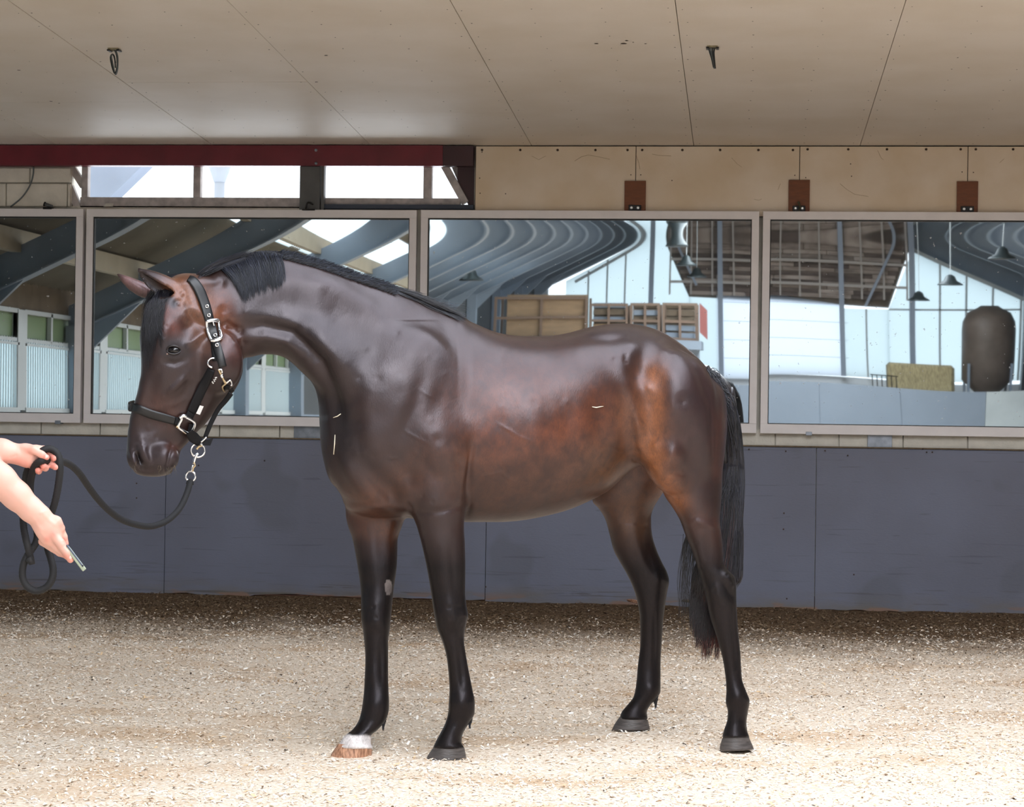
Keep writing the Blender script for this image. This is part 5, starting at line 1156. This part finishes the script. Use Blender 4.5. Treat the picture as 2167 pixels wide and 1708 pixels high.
# fetlock tufts, whiskers, hoof fringe
ps = []
for (x, y, c) in ((1001, 1512, 2), (818, 1516, 38), (1394, 1470, 342), (1583, 1500, 144)):
    for i in range(70):
        a = (x+random.uniform(-12, -1), y+random.uniform(0, 12), c+random.uniform(-9, 9)); tx = x-7; ps.append([a, ((a[0]+tx)/2+random.uniform(-1.5, 1.5), y+17+random.uniform(-2, 2), c), (tx+random.uniform(-2, 2), y+26+random.uniform(-5, 5), c)])
strands(ps, 0.9, 'fetlock_hair')
ps = []
for i in range(26):
    x = random.choice([random.uniform(276, 300), random.uniform(335, 375)]); y = random.uniform(985, 998) if x > 300 else random.uniform(975, 992); c = surf(x, y, -95); ps.append([(x, y, c), (x+random.uniform(-3, 4), y+random.uniform(4, 9), c-5), (x+random.uniform(-5, 6), y+random.uniform(8, 18), c-8)])
strands(ps, 0.35, 'whiskers', tint=(84, 70, 52))
# ================================================================== HEADCOLLAR, LEAD ROPE, HANDLER
M_web_ = mat('black_nylon_webbing', srgb(18, 18, 21), 0.65, bump=0.2, bscale=500, spec=0.25); M_pad = mat('black_padded_leather', srgb(15, 15, 18), 0.42, bump=0.05, bscale=300)
M_chrome = mat('polished_steel', srgb(240, 242, 246), 0.2, metal=1.0); M_brass = mat('worn_gilt_steel', srgb(205, 184, 150), 0.3, metal=1.0); M_tagw = mat('white_label', srgb(225, 225, 225), 0.6)
hc = thing('headcollar', 'black headcollar with silver buckles worn by the horse', 'headcollar', tuple(hw((408, 592, -60))))
def strap(pts, wdt, name, m, parent, thick=3.2, lift=1.5, dens=6, cdef=None, cfix=None):
    P = np.array(spline([np.array(p[:2], float) for p in pts], dens)); k = len(P); T = np.gradient(P, axis=0); T /= np.linalg.norm(T, axis=1, keepdims=True)
    Nn = np.stack([-T[:, 1], T[:, 0]], 1); Wd = np.interp(np.linspace(0, 1, k), np.linspace(0, 1, len(np.atleast_1d(wdt))), np.atleast_1d(wdt)) if hasattr(wdt, '__len__') else np.full(k, wdt)
    cols = []
    for u in (-0.5, -0.25, 0, 0.25, 0.5):
        q = P+Nn*(Wd*u)[:, None]
        if cfix is not None: c = np.interp(np.linspace(0, 1, k), np.linspace(0, 1, len(cfix)), cfix)
        else:
            c = np.array([surf(x, y, np.nan) for x, y in q])
            if np.isnan(c).any():
                ok = ~np.isnan(c); c = np.interp(np.arange(k), np.arange(k)[ok], c[ok]) if ok.any() else np.full(k, cdef if cdef is not None else -90)
        cols.append(c)
    Cm = np.stack(cols, 1); mid = np.median(Cm, axis=1)[:, None]; Cm = np.clip(Cm, mid-9, mid+9)
    for _ in range(6): Cm[1:-1] = (Cm[:-2]+2*Cm[1:-1]+Cm[2:])/4
    V = []; 
    for s_ in (lift+thick, lift-1):
        for j, u in enumerate((-0.5, -0.25, 0, 0.25, 0.5)):
            bulge = (1-(2*u)**2)*0.8 if s_ > lift else 0
            V.append(np.concatenate([P+Nn*(Wd*u)[:, None], (Cm[:, j]-s_-bulge)[:, None]], 1))
    V = np.stack(V, 1).reshape(-1, 3); Fq = []
    for i in range(k-1):
        a = i*10; b_ = a+10
        for j in range(4): Fq += [(a+j, a+j+1, b_+j+1, b_+j), (a+5+j+1, a+5+j, b_+5+j, b_+5+j+1)]
        Fq += [(a+5, a, b_, b_+5), (a+4, a+9, b_+9, b_+4)]
    Fq += [(0, 5, 6, 1), (1, 6, 7, 2), (2, 7, 8, 3), (3, 8, 9, 4)]; e = (k-1)*10; Fq += [(e+j, e+j+1, e+j+6, e+j+5) for j in range(4)]
    q = MB(); q.add(hw(V), Fq); return q.obj(name, m, parent, True)
def wire(pts, r, name, m, parent, closed=False, lift=5, cfix=None, n=8, dens=5):
    P = [np.array(p, float) for p in pts]
    if closed: P = P+[P[0], P[1]]
    P = spline(P, dens)
    if closed: P = P[:-dens]
    out = []
    for i, p in enumerate(P):
        c = cfix if (cfix is not None and not hasattr(cfix, '__len__')) else (np.interp(i/(len(P)-1), np.linspace(0, 1, len(cfix)), cfix) if cfix is not None else surf(p[0], p[1], -95)-lift)
        out.append(hw((p[0], p[1], c)))
    q = MB(); q.tube(out, r/535, n, caps=not closed); return q.obj(name, m, parent, True)
def ringpx(cx, cy, r, cdep, rad, name, m, parent, sq=1.0, tilt=0.0, a0=0, a1=360, n=28, rot=0.0):
    pts = []
    for a in np.radians(np.linspace(a0, a1, n+1)):
        x, y = r*math.cos(a)*sq, r*math.sin(a); ro = math.radians(rot); x, y = x*math.cos(ro)-y*math.sin(ro), x*math.sin(ro)+y*math.cos(ro)
        pts.append(hw((cx+x, cy+y, cdep+tilt*x)))
    q = MB(); q.tube(pts, rad/535, 8, caps=(a1-a0 < 359)); return q.obj(name, m, parent, True)
def flat(px, name, m, parent, lift=6, th=2.0, cfix=None):
    c = [(surf(x, y, -95) if cfix is None else cfix)-lift for x, y in px]; cm = np.median(c); c = np.clip(c, cm-6, cm+6)
    a = [hw((x, y, cc)) for (x, y), cc in zip(px, c)]; q = MB(); q.prism([tuple(v) for v in a], tuple(-CF*0.0015*-1)); return q.obj(name, m, parent)
s1 = strap([(399, 588), (410, 596), (424, 618), (436, 650), (444, 680), (452, 706), (458, 730), (465, 752), (471.5, 777)], [14, 20, 22, 21, 20, 19, 18, 18, 17], 'crown_strap', M_pad, hc, 3.5, 1.5)
s0_ = surf(404, 596, -80); q = MB(); q.tube([hw(p_) for p_ in spline([(398, 592, s0_+8), (392, 590.5, s0_+22), (387, 592, s0_+42), (383, 598, s0_+60)], 4)], 0.016, 12, flat=0.22, up=(0, 0, 1)); q.obj('crown_strap', M_pad, hc, True)
strap([(447, 782), (434, 810), (420, 840), (404, 874)], [16, 20, 20, 19], 'cheek_strap', M_web_, hc, 3.5, 1.5)
strap([(449, 704), (452, 735), (455, 764)], 11, 'cheek_strap', M_web_, hc, 2.0, 0.5)
nb = strap([(275, 861), (283, 863), (300, 869), (320, 877), (345, 884), (372, 891.5)], [19, 19, 19, 19, 18.5, 17], 'noseband', M_pad, hc, 4.5, 1.5)
cN = surf(279, 862, -95)
q = MB(); pts = [hw((276+5*0, 862, cN)), hw((273.5, 861.5, cN+10)), hw((272.5, 860, cN+24)), hw((276, 858, cN+44)), hw((284, 856, cN+60))]; q.tube(spline(pts, 4), 0.0175, 10, flat=0.25, up=(CR[0], CR[1], CR[2])); q.obj('noseband', M_pad, hc, True)
strap([(371, 891), (380, 894)], 17, 'noseband', M_web_, hc, 5, 2)
# square ring joining noseband, cheek and chin straps
wire([(386, 880), (397, 885), (410, 893), (412, 900), (406, 912), (401, 918), (388, 912), (378, 905), (379, 898), (384, 888)], 3.4, 'square_ring', M_chrome, hc, True, 8)
wire([(380, 885), (388, 880), (394, 882)], 4.2, 'square_ring', M_chrome, hc, False, 9); wire([(373, 902), (381, 908), (392, 915), (401, 918)], 3.0, 'square_ring', M_brass, hc, False, 8)
strap([(399, 884), (405, 874)], 17, 'cheek_strap', M_web_, hc, 4, 2)
strap([(407, 898), (403, 914)], 13, 'chin_strap', M_web_, hc, 4, 2)
strap([(400, 914), (409, 925), (420, 934), (428, 940)], [16, 24, 20, 14], 'chin_strap', M_web_, hc, 4, 1.5, cfix=[-98, -84, -72, -66])
flat([(425, 932), (451, 928), (445, 943), (423, 943)], 'strap_end', M_web_, hc, 3, cfix=-70)
strap([(489, 832), (478, 847), (462, 866), (449, 890), (441, 908), (434, 926)], [12, 11, 10, 10, 10, 9], 'throat_strap', M_web_, hc, 3, 1, cfix=[-96, -86, -76, -72, -70, -68])
# buckle on the crown strap
wire([(438, 680), (450, 677.5), (462, 678), (463, 690), (467, 704), (468, 714), (460, 720), (449, 721), (443, 711), (439, 696)], 3.3, 'crown_buckle', M_chrome, hc, True, 8)
wire([(446, 721), (456, 719.5), (466, 715)], 3.6, 'crown_buckle', M_chrome, hc, False, 9); wire([(438.5, 681), (450, 679), (461, 680)], 3.2, 'crown_buckle', M_chrome, hc, False, 9); wire([(451, 681), (453, 690)], 1.6, 'buckle_tongue', M_chrome, hc, False, 9)
for x, y in ((438, 648), (442, 667), (455.5, 709), (459, 730)): ringpx(x, y, 3.1, surf(x, y, -90)-8.6, 1.3, 'eyelet', M_chrome, hc, n=12)
ringpx(450, 768, 10, surf(452, 768, -100)-5, 2.0, 'round_ring', M_chrome, hc, tilt=0.2, a0=95, a1=290)
# snap hook and square loop at the throat
wire([(462, 781), (466, 789), (470, 797), (474, 806), (478, 812)], 2.6, 'snap_hook', M_brass, hc, False, 7); wire([(462, 782), (469, 783), (470, 790)], 1.8, 'snap_hook', M_chrome, hc, False, 8); wire([(468, 793), (471, 799)], 3.6, 'snap_hook', M_chrome, hc, False, 8)
wire([(478, 812), (487, 805), (491, 814), (488, 816)], 2.0, 'square_loop', M_chrome, hc, False, 7); wire([(478, 812), (471, 818), (472, 824), (476, 829)], 2.0, 'square_loop', M_brass, hc, False, 7)
strap([(476, 820), (488, 822), (492, 830)], 9, 'throat_strap', M_web_, hc, 4, 1)
flat([(423, 858), (431, 860), (423, 878), (415, 875)], 'woven_label', M_tagw, hc, 7.4)
for dx, dy in ((458, 799), (456, 803), (454, 807), (451, 811), (456, 799.5), (453, 804), (449.5, 808.5)): flat([(dx-1.2, dy-1.2), (dx+1.2, dy-1.2), (dx+1.2, dy+1.2), (dx-1.2, dy+1.2)], 'stitching', M_tagw, hc, 7.2)
# chin ring, then the lead rope with its trigger snap
ringpx(419, 953, 14.5, -74, 2.1, 'chin_ring', M_chrome, hc, n=32, tilt=0.3); wire([(416, 951), (421, 945), (428, 943)], 2.6, 'chin_ring_keeper', M_brass, hc, False, cfix=-78); wire([(425, 936), (431, 931), (437, 925)], 2.2, 'chin_ring_keeper', M_chrome, hc, False, cfix=-76)

lead = thing('lead_rope', 'black braided lead rope hanging from the headcollar and looped over the hand', 'rope', tuple(hw((403, 1010, -80))))
wire([(419, 959), (415, 964), (412, 972), (410, 982)], 2.9, 'trigger_snap', M_chrome, lead, False, cfix=-78); wire([(410, 978), (413, 985), (409, 990), (408, 998)], 2.0, 'trigger_snap', M_brass, lead, False, cfix=-80); wire([(408, 984), (405, 999)], 2.4, 'trigger_snap', M_chrome, lead, False, cfix=-78)
ringpx(403.5, 1008, 10.5, -78, 2.1, 'swivel_ring', M_chrome, lead, n=26, sq=0.95)
M_rope = bpy.data.materials.new('braided_black_rope'); M_rope.use_nodes = True
N, L = nt(M_rope); b = N['Principled BSDF']; b.inputs['Base Color'].default_value = (*srgb(20, 20, 23), 1); b.inputs['Roughness'].default_value = 0.75
DP = 6.95; fp = lambda x, y, d=DP: at_depth(x, y, d)
A = [(402.5, 1019), (397, 1040), (386, 1066), (372, 1086), (350, 1104), (320, 1114), (290, 1111), (258, 1100), (230, 1080), (206, 1055), (186, 1028), (168, 1002), (150, 985), (130, 976.5), (110, 978), (92, 974)]
dA = np.interp(range(16), [0, 15], [8.27, 6.93])
Bp = [(76, 983, 6.94), (67, 1006, 6.97), (64, 1032, 6.99), (66, 1060, 7.0), (74, 1100, 7.0), (79, 1130, 6.99), (76, 1148, 6.98), (67, 1163, 6.97), (57, 1178, 6.96), (49, 1198, 6.96), (48, 1222, 6.96), (58, 1242, 6.96), (77, 1250.5, 6.96), (98, 1243, 6.96), (110, 1226, 6.96), (112.5, 1205, 6.97), (107, 1180, 6.99), (101, 1160, 7.0), (100, 1130, 7.0), (108, 1090, 6.99), (117, 1060, 6.98), (124, 1023, 6.97), (127, 988, 6.96), (122, 962, 6.96), (106, 950, 6.96), (88, 955, 6.955), (70, 972, 6.96), (57, 999, 6.99), (53, 1023, 7.02), (50, 1060, 7.03), (49, 1097, 7.02), (51, 1122, 6.99), (57, 1150, 6.95), (62, 1170, 6.95), (66, 1187, 6.96)]
path = [fp(x, y, d) for (x, y), d in zip(A, dA)]+[fp(*t_) for t_ in Bp]
def braid(path, r, name, parent):
    P = np.array(spline(path, 26)); seg = np.linalg.norm(np.diff(P, axis=0), axis=1); s_ = np.concatenate([[0], np.cumsum(seg)]); n = int(s_[-1]/0.0032); si = np.linspace(0, s_[-1], n)
    P = np.stack([np.interp(si, s_, P[:, d]) for d in range(3)], 1); T = np.gradient(P, axis=0); T /= np.linalg.norm(T, axis=1, keepdims=True)
    nx = np.cross(T[0], CF); nx /= np.linalg.norm(nx); m_ = 20; V = np.zeros((n, m_, 3))
    for i in range(n):
        nx = nx-T[i]*(nx@T[i]); nx /= np.linalg.norm(nx); ny = np.cross(T[i], nx)
        a = np.arange(m_)*2*math.pi/m_; w_ = np.abs(np.sin(4*a+si[i]*260))*np.abs(np.sin(4*a-si[i]*260)); rr = r*(0.90+0.20*np.sqrt(w_))
        V[i] = P[i]+np.outer(np.cos(a)*rr, nx)+np.outer(np.sin(a)*rr, ny)
    V = V.reshape(-1, 3); Fq = [(i*m_+k, i*m_+(k+1) % m_, (i+1)*m_+(k+1) % m_, (i+1)*m_+k) for i in range(n-1) for k in range(m_)]+[tuple(range(m_))[::-1], tuple((n-1)*m_+k for k in range(m_))]
    q = MB(); q.v = [tuple(v) for v in V]; q.f = Fq; return q.obj(name, M_rope, parent, True)
braid(path, 0.0113, 'rope', lead)
q = MB(); q.tube([hw((403, 1017, -78)), hw((401.5, 1025, -78))], [0.013, 0.0155], 14); q.obj('rope_collar', M_rope, lead, True)
q = MB(); q.tube([fp(60, 1180, 6.94), fp(67, 1190, 6.945), fp(72, 1189, 6.95)], [0.013, 0.012, 0.008], 10); q.obj('rope_end', M_rope, lead, True)

# ---- the two arms of the handler, grown as one smooth surface (px frame, depth in the same units around DP)
PP = F/DP
def hp3(p):
    p = np.asarray(p, float); d = DP+p[..., 2]/PP
    return CAM + d[..., None]*(CF + ((p[..., 0]-W/2)/F)[..., None]*CR - ((p[..., 1]-H/2)/F)[..., None]*CU)
STEP = 1.7; GX = np.arange(-330, 165, STEP, dtype=np.float32); GY = np.arange(700, 1206, STEP, dtype=np.float32); GC = np.arange(-96, 84, STEP, dtype=np.float32)
FLD = np.full((len(GX), len(GY), len(GC)), 60.0, np.float32)
def caps(p0, p1, r0, r1, k=4, flat=1.0, pad=10):
    p0, p1 = np.array(p0, float), np.array(p1, float); mn = np.minimum(p0, p1)-max(r0, r1)-pad; mxx = np.maximum(p0, p1)+max(r0, r1)+pad
    sl = sub(mn[0], mxx[0], mn[1], mxx[1], mn[2], mxx[2]); X = GX[sl[0]][:, None, None]; Y = GY[sl[1]][None, :, None]; Cc = GC[sl[2]][None, None, :]
    d = p1-p0; L2 = d@d+1e-6; t = np.clip(((X-p0[0])*d[0]+(Y-p0[1])*d[1]+(Cc-p0[2])*d[2])/L2, 0, 1)
    r = r0+(r1-r0)*t; ex, ey, ez = X-p0[0]-d[0]*t, Y-p0[1]-d[1]*t, (Cc-p0[2]-d[2]*t)/flat
    f = (np.sqrt(ex*ex+ey*ey+ez*ez)-r).astype(np.float32); A_ = FLD[sl[0], sl[1], sl[2]]; h = np.clip(0.5+0.5*(f-A_)/k, 0, 1); FLD[sl[0], sl[1], sl[2]] = f*(1-h)+A_*h-k*h*(1-h)
def chain(pts, k=4, flat=1.0):
    for a, b_ in zip(pts[:-1], pts[1:]): caps(a[:3], b_[:3], a[3], b_[3], k, flat)
# rope hand: upper arm, forearm, palm, thumb and four fingers closing on the rope
chain([(-300, 760, 30, 42), (-190, 900, 24, 36), (-110, 938, 16, 35), (-40, 950, 4, 29), (5, 955, 0, 25), (34, 960, 0, 20)], 10, 0.9)
chain([(34, 960, 0, 19), (56, 962, 2, 22), (76, 961, 8, 18)], 8, 0.72); chain([(30, 964, 0, 15), (58, 974, 4, 16)], 8, 0.8)
chain([(52, 950, -6, 11), (70, 952, -14, 8.5), (88, 962, -18, 7.2), (99, 968, -18, 6.0)], 5)          # thumb, in front of the rope
chain([(76, 950, 10, 9), (94, 952, 18, 8), (108, 962, 16, 7.5), (114, 970, 4, 6.6)], 3.5)             # index, curling round behind
chain([(76, 962, 14, 9), (96, 972, 20, 8), (110, 984, 12, 7.2), (117, 989, 0, 6.4)], 3.5)
chain([(70, 972, 12, 9), (86, 984, 16, 8), (96, 990, 4, 7.4), (92, 986, -8, 7.0)], 3.0)
chain([(62, 980, 10, 8.5), (74, 992, 12, 7.2), (82, 997, 2, 6.6), (80, 995, -7, 6.0)], 3.0)
# phone hand
chain([(-300, 800, -40, 40), (-190, 880, -40, 38), (-110, 930, -38, 41), (-40, 985, -34, 38), (0, 1018, -32, 35), (36, 1050, -30, 30), (66, 1079, -28, 25.5), (84, 1093, -28, 24)], 10, 0.85)
chain([(84, 1093, -28, 23), (102, 1116, -27, 26), (112, 1132, -24, 21)], 8, 0.62); chain([(86, 1112, -26, 17), (100, 1138, -24, 17)], 8, 0.7)
chain([(118, 1106, -28, 15), (128, 1118, -26, 10)], 5, 0.8)
chain([(126, 1118, -20, 10), (134, 1136, -14, 8.5), (138, 1150, -12, 7.5)], 3)                         # index behind
chain([(112, 1132, -30, 12), (128, 1150, -34, 10), (141, 1170, -36, 9.2), (149, 1184, -34, 7.6)], 3.5)  # thumb along the phone
chain([(104, 1144, -20, 11), (120, 1158, -18, 9), (134, 1170, -18, 8), (142, 1178, -20, 7)], 3)
chain([(98, 1148, -12, 10), (112, 1160, -8, 8.5), (126, 1170, -8, 7.5), (134, 1174, -12, 6.5)], 3)
chain([(90, 1146, -10, 9.5), (104, 1156, -2, 7.5), (116, 1164, -2, 6.6), (124, 1168, -6, 6)], 3)
AV, AQ = surface_nets(FLD); AV = AV*STEP+np.array([GX[0], GY[0], GC[0]]); del FLD
AV = lap(AV, AQ, 3, 0.5); AN = vnormals(AV, AQ)
if AN[AV[:, 2].argmin(), 2] > 0: AQ = AQ[:, ::-1]; AN = -AN
dsp = np.zeros(len(AV))
for poly, sg, amp in (([(40, 945), (60, 948), (80, 950)], 2.5, 0.8), ([(22, 968), (34, 964)], 2, -0.6), ([(90, 1085), (104, 1100), (118, 1112)], 3, 1.0), ([(70, 1098), (88, 1120)], 3, 0.9), ([(78, 1112), (92, 1136)], 3, 0.7), ([(86, 1086), (94, 1082)], 2.5, 0.8), ([(133, 1148), (141, 1144)], 1.6, -0.7), ([(130, 1160), (138, 1155)], 1.6, -0.6), ([(98, 1140)], 5, 1.2), ([(116, 1128)], 5, 1.4), ([(20, 1036), (60, 1076)], 5, 0.8)):
    d_ = dpoly(AV[:, :2], poly); dsp += amp*np.exp(-d_*d_/(2*sg*sg))*(AN[:, 2] < -0.2)
AV = AV+AN*dsp[:, None]
me = bpy.data.meshes.new('arms'); me.from_pydata([tuple(v) for v in hp3(AV)], [], [tuple(q_) for q_ in AQ.tolist()]); me.update()
M_skin = bpy.data.materials.new('fair_skin'); M_skin.use_nodes = True
N, L = nt(M_skin); b = N['Principled BSDF']; b.inputs['Roughness'].default_value = 0.5; b.inputs['Subsurface Weight'].default_value = 0.12; b.inputs['Subsurface Scale'].default_value = 0.01; b.inputs['Subsurface Radius'].default_value = (1, 0.35, 0.2)
va = N.new('ShaderNodeVertexColor'); va.layer_name = 'Col'; L.new(va.outputs[0], b.inputs['Base Color'])
co = N.new('ShaderNodeTexCoord'); bp = N.new('ShaderNodeBump'); bp.inputs['Strength'].default_value = 0.15; bp.inputs['Distance'].default_value = 0.002; L.new(noise_node(400, (1, 1, 1), 3), bp.inputs['Height']); L.new(bp.outputs[0], b.inputs['Normal'])
colr2 = np.tile(cs_(222, 172, 157), (len(AV), 1))
for pts_, sg, cc, w_ in (([(97, 968), (116, 988), (112, 968), (92, 986), (80, 995)], 7, (214, 120, 108), 0.75), ([(133, 1112), (116, 1130), (100, 1142), (140, 1146)], 6, (212, 128, 112), 0.6), ([(149, 1186), (138, 1178)], 6, (216, 130, 116), 0.6), ([(40, 975), (57, 986)], 8, (220, 140, 124), 0.5), ([(60, 955)], 10, (222, 150, 134), 0.4)):
    for p_ in pts_:
        d_ = dpoly(AV[:, :2], [p_]); f_ = (w_*np.exp(-d_*d_/(2*sg*sg)))[:, None]; colr2 = colr2*(1-f_)+cs_(*cc)*f_
at = me.color_attributes.new('Col', 'FLOAT_COLOR', 'POINT'); at.data.foreach_set('color', np.concatenate([colr2, np.ones((len(AV), 1))], 1).astype(np.float32).ravel())
person = thing('person', 'two bare forearms of a person entering at the left, holding the rope and a phone', 'person', tuple(fp(-300, 900)))
link('arms', me, M_skin, person, True)
M_nail = mat('finger_nail', srgb(236, 190, 180), 0.3)
def nail(x, y, c, rx, ry, rot):
    V = []; a = math.radians(rot); q = MB()
    for i in range(5):
        for k in range(12):
            th = 2*math.pi*k/12; rr = i/4; X, Y = rx*rr*math.cos(th), ry*rr*math.sin(th); V.append(hp3((x+X*math.cos(a)-Y*math.sin(a), y+X*math.sin(a)+Y*math.cos(a), c+rr*rr*1.6)))
    q.add(V, [(i*12+k, i*12+(k+1) % 12, (i+1)*12+(k+1) % 12, (i+1)*12+k) for i in range(4) for k in range(12)]); q.obj('nail', M_nail, person, True)
nail(97, 966.5, -24.6, 5, 4, 30); nail(147.5, 1179, -43.0, 5.5, 4.2, 58)
# sleeves outside the frame
M_shirt = mat('navy_shirt', srgb(40, 46, 70), 0.8)
for a_, c_, r_ in (((-210, 872, 25), (-318, 735, 31), 48), ((-215, 862, -40), (-318, 788, -41), 46)):
    q = MB(); q.tube([hp3(a_), hp3(((a_[0]+c_[0])/2, (a_[1]+c_[1])/2, (a_[2]+c_[2])/2)), hp3(c_)], [r_/PP*1.05, r_/PP, r_/PP*1.02], 20); q.obj('sleeve', M_shirt, person, True)
# phone
ph = thing('phone', 'slim grey-green mobile phone held in the lower hand', 'phone', tuple(fp(165, 1185)))
def pbox(a, b_, w0, dep, nm, m_, off=0.0, bev=2.5):
    """slab along a->b (px), w0 thick in the picture, dep deep away from the viewer"""
    a, b_ = np.array(a, float), np.array(b_, float); d = (b_-a)/np.linalg.norm(b_-a); n_ = np.array([-d[1], d[0]]); pr = []
    for s_, t_ in ((0, -1), (1, -1), (1, 1), (0, 1)):
        p = a+(b_-a)*s_+n_*(w0/2)*t_; pr.append(p)
    c0_ = -46+off; lo_ = [hp3((p[0], p[1], c0_)) for p in pr]; off_ = hp3((pr[0][0], pr[0][1], c0_+dep))-lo_[0]
    q = MB(); q.prism([tuple(v) for v in lo_], tuple(off_)); o = q.obj(nm, m_, ph)
    bv = o.modifiers.new('bevel', 'BEVEL'); bv.width = 0.0022; bv.segments = 3
pbox((142, 1158), (179, 1207), 9.5, 46, 'case', mat('pale_green_case', srgb(160, 170, 150), 0.35, metal=0.3), 3)
pbox((141, 1153), (176, 1199.5), 4.0, 44, 'screen_side', mat('blue_grey_phone', srgb(86, 94, 112), 0.25, metal=0.3), 2)
q = MB(); q.lathe([(0.0022, 0), (0.0022, 0.002), (0.0005, 0.003)], hp3((175.5, 1197, -46)), 10, tuple(-CF)); q.obj('lens', M_black, ph)

M_straw2 = mat('dry_straw', srgb(226, 214, 190), 0.7)
for pts_, lab in (([(1253, 861), (1262, 862.5), (1270, 861), (1277, 860)], 'short white straw stuck on the flank of the horse'), ([(709, 920), (708, 940), (706, 962)], 'thin straw hanging on the chest of the horse'), ([(705, 884), (714, 881), (721, 876)], 'tiny feathery straw bit high on the chest of the horse')):
    q = MB(); q.tube([hw((x, y, surf(x, y)-2.0)) for x, y in pts_], [0.0013, 0.0022, 0.0018, 0.001][:len(pts_)], 6); o = q.obj('straw_piece', M_straw2, None, True); tag(o, lab, 'straw')
